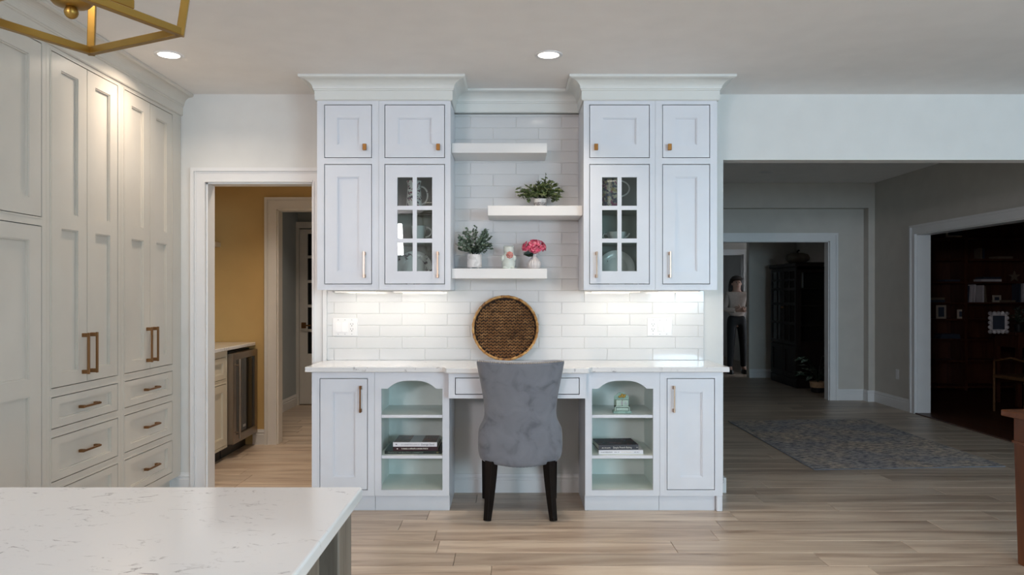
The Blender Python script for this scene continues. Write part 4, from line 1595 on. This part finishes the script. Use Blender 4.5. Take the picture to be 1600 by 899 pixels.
def plate3(x, y, z, R, label, rim, face_, tiltd=14):
    r = thing('display_plate', label, 'plate', (x, y, z))
    A = Matrix.Rotation(math.radians(90 - tiltd), 4, 'X')
    B = Matrix.Translation((0, 0, R * math.cos(math.radians(tiltd))))
    T_ = B @ A

    def tr(m_):
        m_.v = [tuple(T_ @ Vector(p)) for p in m_.v]
        return m_
    tr(MB().lathe([(R * .62, .004), (R * .70, .010), (R * .98, .018), (R, .017), (R * .97, .012), (R * .64, -.002)], n=40, cap=False)).build('rim', rim, r, smooth=True)
    tr(MB().lathe([(.0005, .004), (R * .62, .004), (R * .64, -.002), (.0005, -.002)], n=40)).build('well', face_, r, smooth=True)
    return r


plate3(X(648, gy + .08), gy + .06, 1.390, .118, 'scalloped white dinner plate standing in the left glazed cabinet', 'china_rim', 'china_white')
jug('floral_mug', 'dark floral mug with a looped handle in the right glazed cabinet', X(954, gy), gy, 1.8885,
    [(.052, 0), (.056, .004), (.056, .188), (.051, .188), (.050, .02), (.0005, .015)], 'china_dark', .050, .080, .185, 1, .0055, .072)
r = thing('teapot', 'small white floral teapot on the middle shelf of the right glazed cabinet', 'teapot', (X(963, gy), gy, 1.6785))
MB().lathe([(.025, 0), (.030, .004), (.050, .022), (.060, .045), (.064, .060), (.060, .062), (.045, .03), (.0005, .015)], n=40, rib=8, ribamp=.05).build('body', 'china_white', r, smooth=True)
MB().tube([(-.050, 0, .02), (-.075, 0, .018), (-.088, 0, .035), (-.078, 0, .052), (-.058, 0, .050)], .0045, 8).build('handle', 'china_white', r, smooth=True)
MB().tube([(.050, 0, .025), (.072, 0, .034), (.086, 0, .054)], [.008, .006, .0045], 8).build('spout', 'china_white', r, smooth=True)
plate3(X(962, gy + .08), gy + .06, 1.390, .120, 'white plate with sparse flowers standing in the right glazed cabinet', 'china_white', 'china_white')
r = MB().lathe([(.030, 0), (.034, .003), (.037, .098), (.033, .098), (.030, .01), (.0005, .008)], n=24).build('china_beaker', 'china_rim', None, smooth=True, loc=(X(997, gy - .02), gy - .03, 1.386))
tag(r, 'small patterned china beaker beside the plate in the right glazed cabinet', 'cup')

# ================================================================== RUG AND TABLE
m = MB()
pts = [(2.307, 5.79), (3.83, 5.90), (3.80, 8.14), (2.29, 8.02)]
n = 4
o = MB().add([(x - 3.05, y - 6.9, 0.001) for x, y in pts] + [(x - 3.05, y - 6.9, 0.009) for x, y in pts],
             [(0, 3, 2, 1), (4, 5, 6, 7), (0, 1, 5, 4), (1, 2, 6, 5), (2, 3, 7, 6), (3, 0, 4, 7)]).build('area_rug', 'rug', None, loc=(3.05, 6.9, 0))
tag(o, 'faded grey-blue patterned area rug on the floor beyond the wide opening', 'rug')
brd = MB()
P = [Vector((x - 3.05, y - 6.9, 0.0055)) for x, y in pts]
for i in range(4):
    brd.bar(P[i], P[(i + 1) % 4], .007)
brd.build('binding', 'velvet', o)
r = thing('wooden_table', 'reddish wooden table with tapered leg at the right edge', 'table', (2.475, 3.85, 0), math.radians(5))
MB().box(0, 1.1, -1.5, 0, .725, .756).build('tabletop', 'pine', r, bevel=.005)
MB().box(.06, 1.04, -1.44, -.06, .62, .725).build('apron', 'pine', r)
for x, y in ((.06, -.10), (1.04, -.10), (.06, -1.42), (1.04, -1.42)):
    o = MB().rings([[(x + sx * w, y + sy * w, z) for sx, sy in ((-1, -1), (1, -1), (1, 1), (-1, 1))] for z, w in ((.724, .038), (.60, .038), (.0, .026))]).build('leg', 'pine', r, bevel=.003)
    MB().box(x - .043, x + .043, y - .043, y + .043, .598, .612).build('collar', 'pine', o, bevel=.002)

# ================================================================== HALL BEHIND THE LEFT DOORWAY
HX = -2.30
r = thing('hall_cabinet', 'cream base cabinet with drawer and door in the hall', 'cabinet', (HX, 5.29, 0), PI / 2)
L = 6.18 - 5.29
h1, h2 = (.48, L - .03, .12, .62), (.48, L - .03, .655, .835)
h3, h4 = (.03, .45, .12, .62), (.03, .45, .655, .835)
face(r, 0, L - .001, .10, .885, [h1, h2, h3, h4], 'cream')
MB().box(0, L - .001, .022, .60, .10, .885).build('body', 'cream', r)
MB().box(0, L - .001, .06, .60, 0, .0995).build('toe_kick', 'black', r)
door(r, *h1, (.06, .06, .06, .06), 'cream')
door(r, *h3, (.06, .06, .06, .06), 'cream')
door(r, *h2, (.05, .05, .04, .04), 'cream', name='drawer')
door(r, *h4, (.05, .05, .04, .04), 'cream', name='drawer')
r = thing('wine_fridge', 'stainless wine fridge with dark glass door in the hall', 'wine fridge', (HX, 6.185, 0), PI / 2)
MB().box(.003, .600, .03, .58, .10, .865).build('body', 'black', r)
MB().box(.01, .59, .06, .56, .0, .0995).build('toe_grille', 'black', r)
d = MB().frame(.004, .598, .115, .855, [(.075, .535, .18, .80)], -.045, .022).build('door', 'steel', r, bevel=.002)
MB().box(.074, .536, -.030, -.010, .179, .801).build('glass', 'darkglass', d)
m = MB().tube([(.045, -.085, .16), (.045, -.085, .81)], .010, 10)
for z in (.21, .76):
    m.tube([(.045, -.085, z), (.045, -.044, z)], .007, 8)
m.build('handle', 'steel', d, smooth=True)
MB().box(.27, .33, -.033, -.0295, .215, .235).build('badge', 'ink_grey', d)
o = MB().box(5.28 - 6.0, 6.795 - 6.0, -.025, .615, 0, .028).build('hall_countertop', 'quartz', None, bevel=.004, loc=(HX, 6.0, .886))
o.rotation_euler = (0, 0, PI / 2)
tag(o, 'pale countertop over the wine fridge in the hall', 'countertop')
o = MB().box(-.12, .12, -.70, .70, -.04, 0).build('wall_shelf', 'cream', None, bevel=.003, loc=(-2.70, 6.08, 1.80))
tag(o, 'cream wall shelf high above the hall countertop', 'shelf')
r = thing('bar_faucet', 'black gooseneck tap on the hall countertop at the door jamb', 'faucet', (-2.66, 5.98, .914))
MB().lathe([(.026, 0), (.026, .008), (.014, .014), (.014, .05)], n=16).build('base', 'black', r, smooth=True)
pts = [(0, 0, .04), (0, 0, .30)] + [(.07 - .07 * math.cos(PI * i / 8), 0, .30 + .09 * math.sin(PI * i / 8)) for i in range(1, 9)] + [(.14, 0, .26)]
MB().tube(pts, .010, 10).build('spout', 'black', r, smooth=True)
MB().tube([(.0, .014, .05), (.0, .07, .075)], .006, 8).build('lever', 'black', r, smooth=True)

# french door at the end of the passage
r = bpy.data.objects.new('door_1', None)
COL.objects.link(r)
struct(r)
r.location = (-2.56, 9.24, 0)
panes = [(.095, .36, .62 + k * .298, .62 + k * .298 + .265) for k in range(5)] + [(.395, .62, .62 + k * .298, .62 + k * .298 + .265) for k in range(5)]
MB().frame(0, .76, .01, 2.13, panes, 0, .045).build('door_leaf', 'trim', r)
for p in panes:
    MB().box(p[0] - .003, p[1] + .003, .020, .026, p[2] - .003, p[3] + .003).build('pane', 'darkglass', r)
m = MB().box(.022, .078, -.010, 0, .93, 1.0)
m.box(.045, .057, -.05, -.008, .955, .975)
m.box(.045, .145, -.056, -.044, .957, .973)
m.build('door_handle', 'pull', r, bevel=.002)
m = MB().box(-.04, -.005, -.02, .05, 0, 2.145).box(-.04, .84, -.02, .05, 2.145, 2.22)
struct(m.build('trim_9', 'trim', None, loc=(-2.56, 9.24, 0)))

# wall socket in the far room
r = thing('wall_socket', 'white wall socket low on the far room wall by the library doorway', 'socket', (RW - .0005, 8.96, .40), -PI / 2)
MB().box(-.036, .036, -.006, 0, -.058, .058).build('cover', 'plastic', r, bevel=.003)
MB().box(-.016, .016, -.009, -.005, -.035, .035).build('socket', 'shelf', r, bevel=.002)

# ================================================================== DARK HUTCH, PUMPKIN, HOUSEPLANT in the dining room
r = thing('china_hutch', 'tall black glazed china hutch in the dim dining room', 'hutch', (4.10, 11.94, 0), -PI / 2)
# local: u runs towards the camera (world -Y), faces world -X
L, D = 1.05, 0.45
MB().box(-.02, L + .02, -.02, D, 0, .12).build('plinth', 'black_wood', r, bevel=.006)
m = MB().box(0, L, 0, D, .12, .60)
m.box(0, L, D - .02, D, .60, 1.74).box(0, .03, 0, D, .60, 1.74)
m.box(0, L, 0, D, 1.70, 1.74)
m.build('body', 'black_wood', r)
MB().frame(.0, D, .60, 1.74, [(.05, D - .05, .66, 1.68)], 0, .03)
sidef = MB()
for (a, b, c, d_) in ((0, D, .60, .66), (0, D, 1.66, 1.74), (0, .05, .66, 1.66), (D - .05, D, .66, 1.66)):
    sidef.box(L - .03, L, a, b, c, d_)
sd = sidef.build('side_frame', 'black_wood', r)
MB().box(L - .018, L - .014, .05, D - .05, .66, 1.66).build('side_pane', 'glass', sd)
MB().box(-.04, L + .04, -.04, D + .02, 1.74, 1.80).build('cornice', 'black_wood', r, bevel=.015)
for z in (.60, .88, 1.16, 1.42):
    MB().box(.03, L - .031, .035, D - .021, z, z + .015).build('shelf', 'black_wood', r)
for k in range(2):
    a, b = .01 + k * (L / 2 - .005), L / 2 - .005 + k * (L / 2 - .005)
    holes = []
    w = (b - a - .05 * 2 - .03) / 2
    for i in range(2):
        u0 = a + .05 + i * (w + .03)
        for z0, z1 in ((.66, .90), (.94, 1.18), (1.22, 1.40), (1.44, 1.54), (1.57, 1.68)):
            holes.append((u0, u0 + w, z0, z1))
    d = MB().frame(a, b, .61, 1.73, holes, -.022, -.001).build('door', 'black_wood', r)
    for h in holes:
        MB().box(h[0] - .002, h[1] + .002, -.012, -.009, h[2] - .002, h[3] + .002).build('pane', 'glass', d)
    MB().ball((b - .02 if k == 0 else a + .02, -.032, 1.15), .011, 8, 6).build('knob', 'pull', d, smooth=True)
    MB().frame(a, b, .14, .59, [(a + .06, b - .06, .20, .53)], -.020, 0).build('lower_door', 'black_wood', r)
r = thing('framed_print', 'white matted print leaning inside the dark hutch', 'picture', (4.22, 11.18, 1.4355), -PI / 2 + .25)
MB().frame(-.10, .10, 0, .25, [(-.085, .085, .015, .235)], 0, .015).build('frame', 'ink_grey', r)
MB().box(-.085, .085, .004, .008, .015, .235).build('mat', 'paper', r)
MB().ball((0, .003, .12), .045, 10, 6, 1.4).build('print', 'ink_grey', r) if False else MB().box(-.045, .045, .001, .004, .06, .19).build('print', 'stone', r)
r = thing('pumpkin', 'dull ribbed pumpkin ornament on top of the dark hutch', 'ornament', (4.27, 11.35, 1.80))
MB().lathe([(.02, 0), (.10, .006), (.165, .05), (.175, .09), (.15, .135), (.08, .160), (.02, .155)], n=64, rib=10, ribamp=.05).build('body', 'pumpkin', r, smooth=True)
MB().tube([(0, 0, .15), (.005, 0, .185), (.03, 0, .20)], [.016, .011, .013], 8).build('stalk', 'black_wood', r, smooth=True)
r = thing('potted_houseplant', 'leafy white-flowered houseplant in a striped pot beside the dark hutch', 'potted plant', (4.20, 10.42, 0))
MB().lathe([(.07, 0), (.085, .01), (.095, .07), (.0005, .07)], n=20).build('pot_base', 'black', r, smooth=True)
MB().lathe([(.096, .0705), (.108, .15), (.098, .15), (.0005, .13)], n=20).build('pot', 'wicker_pot', r, smooth=True)
rg = random.Random(8)
m, st = MB(), MB()
for i in range(26):
    a = rg.uniform(0, 2 * PI)
    R0 = rg.uniform(.05, .22)
    p = Vector((R0 * math.cos(a), R0 * math.sin(a), .16 + rg.uniform(.05, .34)))
    st.tube([(0, 0, .14), tuple(p * .6 + Vector((0, 0, .1))), tuple(p)], .004, 4)
    leaf_quad(m, p, Vector((math.cos(a), math.sin(a), rg.uniform(-.5, .2))), .17, .04, Vector((0, -.3, 1)))
m.build('leaves', 'leaf_house', r)
st.build('stems', 'leaf_dark', r)

# ================================================================== LIBRARY
LY = 10.62
r = thing('bookcase', 'dark cherry wood wall bookcase in the unlit library', 'bookcase', (6.75, LY, 0))
m = MB().box(-1.75, 1.75, .34, .37, 0, 2.35)
for x in (-1.75, -.42, .62, 1.71):
    m.box(x, x + .04, 0, .34, 0, 2.35)
m.build('body', 'cherry', r)
SH = [.06, .42, .72, 1.0, 1.23, 1.52, 1.84, 2.14]
for i, z in enumerate(SH):
    for a, b in ((-1.71, -.42), (-.38, .62), (.66, 1.71)):
        MB().box(a, b, .01, .34, z - .025, z).build('shelf', 'cherry', r)
MB().box(-1.78, 1.78, -.02, .37, 2.35, 2.43).build('cornice', 'cherry', r, bevel=.01)


def lib_x(px, d=LY + .1):
    return (px - 798) * d / FPX


def lbook(px, z, h, t, mat, label, lean=0.0, flat=None):
    r = thing('library_book', label, 'book', (lib_x(px), LY + .05, z), 0, 'books in the library bookcase')
    if flat:
        MB().box(-flat / 2 + .004, flat / 2 - .004, .004, .18, .003, t - .003).build('pages', 'paper', r)
        MB().frame(-flat / 2, flat / 2, 0, t, [(-flat / 2 + .004, flat / 2 - .004, .003, t - .003)], .002, .19).build('cover', mat, r)
        MB().box(-flat / 2, flat / 2, 0, .0025, 0, t).build('spine', mat, r)
    else:
        MB().box(-t / 2 + .003, t / 2 - .003, .004, .15, .003, h - .004).build('pages', 'paper', r)
        MB().box(-t / 2, t / 2, 0, .004, 0, h).box(-t / 2, -t / 2 + .003, .004, .155, 0, h).box(t / 2 - .003, t / 2, .004, .155, 0, h).build('cover', mat, r)
        if lean:
            r.rotation_euler = (0, lean, 0)
            r.location.z += abs(math.sin(lean)) * t / 2 + .0005
    return r


LBK = [(1509, 1.23, .23, .022, 'book_blue', .06), (1514, 1.23, .22, .022, 'book_white', .06), (1519.5, 1.23, .25, .02, 'book_white', .04),
       (1533, 1.23, .24, .022, 'book_white', 0), (1537.5, 1.23, .23, .02, 'book_tan', -.08), (1595, 1.23, .27, .022, 'book_white', .04), (1590, 1.23, .26, .022, 'book_blue', 0), (1530, 1.84, .15, .02, 'book_tan', 0), (1534, 1.84, .14, .02, 'book_blue', 0)]
names = ['dark blue upright book', 'white upright book leaning', 'tall white upright book', 'white upright book on the right bay', 'tan book leaning left', 'tall white book at the picture edge', 'dark book next to the tall white one at the edge', 'small tan book on a high shelf', 'small dark book on a high shelf']
for (px, z, h, t, mt, ln), nm in zip(LBK, names):
    lbook(px, z, h, t, mt, nm + ' in the library bookcase', ln)
FL = [(1458, 1.23, .035, .28, 'book_blue'), (1458, 1.2655, .03, .27, 'book_tan'), (1571, 1.23, .03, .22, 'book_tan'), (1546, 1.52, .035, .28, 'book_white'), (1547, 1.5555, .03, .25, 'book_blue'), (1567, 1.84, .035, .22, 'book_tan'), (1482, .72, .035, .28, 'book_blue'), (1482, .7555, .03, .26, 'book_blue'), (1485, 1.52, .03, .22, 'book_blue')]
fn = ['dark blue flat book, lower of two at the door jamb', 'tan flat book, upper of two at the door jamb', 'tan flat book by the small frame', 'white flat book under a blue one', 'blue flat book on a white one', 'tan flat book alone on a high shelf', 'blue flat book, lower of two on the low shelf', 'blue flat book, upper of two on the low shelf', 'dark flat book left of the star shelf']
for (px, z, t, fl2, mt), nm in zip(FL, fn):
    lbook(px, z, 0, t, mt, nm + ' in the library', flat=fl2)


def pframe(px, z, w, h, label, mat='book_white', y=LY + .06, scallop=False):
    r = thing('picture_frame', label, 'picture frame', (lib_x(px, y), y, z))
    b = .028
    MB().frame(-w / 2, w / 2, 0, h, [(-w / 2 + b, w / 2 - b, b, h - b)], 0, .015).build('frame', mat, r, bevel=.003)
    MB().box(-w / 2 + b, w / 2 - b, .006, .010, b, h - b).build('photo', 'book_blue', r)
    if scallop:
        m = MB()
        for i in range(5):
            t = -w / 2 + w * i / 4
            for q in (0, h):
                m.ball((t, .008, q), .026, 8, 6)
            for q in (-w / 2, w / 2):
                m.ball((q, .008, h * i / 4), .026, 8, 6)
        m.build('scalloped_edge', mat, r, smooth=True)
    return r


pframe(1471, 1.0, .14, .19, 'pale photo frame on a middle shelf of the library bookcase', 'paper')
pframe(1502, 1.0, .11, .13, 'small photo frame beside the pale one in the library bookcase', 'paper')
pframe(1558, 1.2305 + .0, .12, .10, 'small horizontal photo frame among books in the library bookcase', 'paper')
pframe(1494, 2.14, .28, .13, 'wide pale box-like picture on the highest library shelf', 'paper')
r = thing('starfish_ornament', 'pale starfish ornament standing on a library shelf', 'ornament', (lib_x(1584), LY + .08, 1.52))
m = MB()
pts = []
for i in range(10):
    a = PI / 2 + PI * i / 5
    q = .085 if i % 2 == 0 else .032
    pts.append((q * math.cos(a), .072 + q * math.sin(a)))
m.poly(pts, 0, .02).build('star', 'book_tan', r)
r['label'] = 'pale starfish ornament standing on a library shelf'
# console with scalloped frame and a rattan settee in front of it
CY = 8.9
r = thing('library_desk', 'dark wooden desk behind the rattan settee in the library', 'desk', (6.55, 9.3, 0))
MB().box(-.55, .75, -.25, .25, .85, .89).build('top', 'cherry', r, bevel=.004)
MB().box(-.50, .70, -.22, .22, .70, .849).build('apron', 'cherry', r)
for x in (-.48, .68):
    for y in (-.2, .2):
        MB().box(x - .025, x + .025, y - .025, y + .025, 0, .70).build('leg', 'cherry', r)
pframe(1561, .892, .20, .22, 'white scalloped photo frame standing on the library desk', 'book_white', 9.15, True)
r = thing('desk_fern', 'small dark green plant on the library desk', 'plant', ((1592 - 798) * 9.2 / FPX, 9.2, .8905))
MB().lathe([(.04, 0), (.055, .09), (.048, .09), (.0005, .08)], n=16).build('pot', 'black', r, smooth=True)
rg = random.Random(31)
m, st = foliage([((0, 0, .08), (rg.uniform(-.14, .14), rg.uniform(-.1, .1), rg.uniform(.12, .3)), (0, 0, .05)) for i in range(18)], rg, 10, .04, .012)
m.build('foliage', 'leaf_house', r)['kind'] = 'stuff'
st.build('stems', 'leaf_dark', r)
r = thing('rattan_settee', 'rattan settee with curved top rail in the dark library', 'settee', (6.05, 8.35, 0), .12)
for x in (-.45, -.05, .45):
    MB().tube([(x, 0, 0), (x, 0, .40), (x - .0, -.05, .82 + .05 * math.cos(x * 3))], .013, 8).build('back_post', 'rattan', r, smooth=True)
MB().tube([(-.47 + .94 * i / 16, -.05, .80 + .08 * math.sin(PI * i / 16)) for i in range(17)], .017, 8).build('top_rail', 'rattan', r, smooth=True)
for x in (-.45, .45):
    MB().tube([(x, .45, 0), (x, .45, .40)], .013, 8).build('leg', 'rattan', r, smooth=True)
    MB().tube([(x, -.04, .60), (x, .2, .63), (x, .45, .58), (x, .45, .40)], .012, 8).build('arm', 'rattan', r, smooth=True)
MB().box(-.46, .46, -.01, .46, .385, .425).build('seat', 'rattan', r, bevel=.01)
m = MB()
for i in range(36):
    x = -.43 + .86 * i / 35
    m.tube([(x, -.002, .43), (x, -.05, .79 + .075 * math.sin(PI * (x + .47) / .94))], .004, 4)
m.build('wicker_back', 'rattan', r)['kind'] = 'stuff'

# ================================================================== PERSON in the far doorway
per = thing('person', 'person in cream sweater and black trousers, arms folded, in the far doorway', 'person', (3.84, 12.95, 0))


def skin_mesh(name, verts, edges, radii, mat, parent, sub=2, root=0):
    me = bpy.data.meshes.new(name)
    me.from_pydata(verts, edges, [])
    o = link(name, me, mat, parent)
    sk = o.modifiers.new('skin', 'SKIN')
    sk.use_smooth_shade = True
    sl = me.skin_vertices[0] if len(me.skin_vertices) else None
    if sl is None:
        bpy.context.view_layer.update()
        sl = me.skin_vertices[0]
    for i, rr in enumerate(radii):
        q = rr if isinstance(rr, tuple) else (rr, rr)
        sl.data[i].radius = q
        sl.data[i].use_root = (i == root)
    sb = o.modifiers.new('sub', 'SUBSURF')
    sb.levels = sb.render_levels = sub
    return o


# trousers: pelvis, hips, knees, ankles (right leg a little bent)
skin_mesh('trousers', [(0, 0, .93), (0, 0, 1.02), (-.085, 0, .86), (-.10, -.01, .50), (-.11, .01, .09), (.085, 0, .86), (.105, -.02, .50), (.12, .01, .09)],
          [(0, 1), (0, 2), (2, 3), (3, 4), (0, 5), (5, 6), (6, 7)], [(.15, .115), (.135, .10), .092, .066, .05, .092, .066, .05], 'trousers', per)
# sweater: waist, chest, shoulders, folded arms
skin_mesh('sweater', [(0, 0, .93), (0, 0, 1.12), (0, -.01, 1.27), (0, 0, 1.375), (-.15, .0, 1.34), (-.215, -.02, 1.08), (-.06, -.19, 1.07), (.15, .0, 1.34), (.215, -.02, 1.08), (.07, -.20, 1.10)],
          [(0, 1), (1, 2), (2, 3), (2, 4), (4, 5), (5, 6), (2, 7), (7, 8), (8, 9)], [(.165, .13), (.15, .115), (.155, .11), (.065, .06), .066, .052, .040, .066, .052, .040], 'sweater', per)
# body: one continuous surface, neck and head above, arms to the hands, legs to the feet
bv = [(0, 0, .95), (0, 0, 1.15), (0, 0, 1.33), (0, 0, 1.41), (0, -.005, 1.47), (0, -.008, 1.535), (0, 0, 1.595)]
be = [(0, 1), (1, 2), (2, 3), (3, 4), (4, 5), (5, 6)]
br_ = [(.10, .08), (.09, .07), (.07, .06), .050, (.070, .074), (.078, .090), (.068, .072)]
bv += [(-.14, 0, 1.33), (-.20, -.02, 1.08), (-.04, -.20, 1.07), (.03, -.235, 1.08)]
be += [(2, 7), (7, 8), (8, 9), (9, 10)]
br_ += [.045, .036, .026, (.020, .034)]
bv += [(.14, 0, 1.33), (.20, -.02, 1.08), (.05, -.20, 1.10), (-.03, -.24, 1.11)]
be += [(2, 11), (11, 12), (12, 13), (13, 14)]
br_ += [.045, .036, .026, (.020, .034)]
bv += [(-.085, 0, .85), (-.10, -.01, .5), (-.11, .01, .10), (-.115, -.10, .035), (.085, 0, .85), (.105, -.02, .5), (.12, .01, .10), (.13, -.10, .035)]
be += [(0, 15), (15, 16), (16, 17), (17, 18), (0, 19), (19, 20), (20, 21), (21, 22)]
br_ += [.075, .050, .038, (.036, .028), .075, .050, .038, (.036, .028)]
for hx, hz, sg in ((.03, 1.08, 1), (-.03, 1.11, -1)):           # four fingers and a thumb on each hand
    wi = 10 if sg > 0 else 14
    for k in range(4):
        i0 = len(bv)
        ln = (.030, .036, .034, .026)[k]
        bv += [(hx + sg * .030, -.245, hz + .028 - .019 * k), (hx + sg * (.030 + ln), -.235, hz + .026 - .019 * k)]
        be += [(wi, i0), (i0, i0 + 1)]
        br_ += [.0095, .008]
    i0 = len(bv)
    bv += [(hx - sg * .005, -.255, hz + .042), (hx + sg * .022, -.262, hz + .062)]
    be += [(wi, i0), (i0, i0 + 1)]
    br_ += [.011, .009]
body = skin_mesh('body', bv, be, br_, 'skin', per, 2)
m = MB()
m.ball((0, -.098, 1.515), .012, 8, 6, 1.3)          # nose
for s in (-1, 1):
    m.ball((s * .074, .0, 1.52), .016, 8, 6, 1.5)   # ears
m.build('face_features', 'skin', per, smooth=True)
m = MB()
for s in (-1, 1):
    m.ball((s * .028, -.086, 1.542), .0085, 8, 6)
m.build('eyes', 'ink', per, smooth=True)
MB().tube([(-.022, -.088, 1.478), (0, -.094, 1.475), (.022, -.088, 1.478)], .004, 6).build('mouth', 'rose', per, smooth=True)
hv = MB()
rs = []
for z, a, b, yo in ((1.37, .112, .060, .045), (1.42, .128, .078, .038), (1.50, .126, .090, .028), (1.56, .118, .102, .012), (1.605, .104, .104, -.002), (1.645, .072, .074, -.002), (1.665, .018, .018, 0)):
    rs.append([(a * math.cos(2 * PI * i / 20) * (1 + .03 * (i % 2)), yo + b * math.sin(2 * PI * i / 20) * (1 if math.sin(2 * PI * i / 20) > -.2 or z > 1.58 else .35), z) for i in range(20)])
hv.rings(rs).build('hair', 'hair', per, smooth=True)
m = MB()
for s in (-1, 1):
    rs = []
    for z, q in ((0.0, 1), (.04, 1), (.07, .75)):
        rs.append([(s * .12 + .045 * q * math.cos(2 * PI * i / 12), -.055 + .12 * q * math.sin(2 * PI * i / 12), z) for i in range(12)])
    m.rings(rs)
m.build('shoes', 'black', per, smooth=True)

for i, a in enumerate(scene.objects):
    if a.type == 'MESH':
        a.data.update()
print('objects', len(scene.objects))
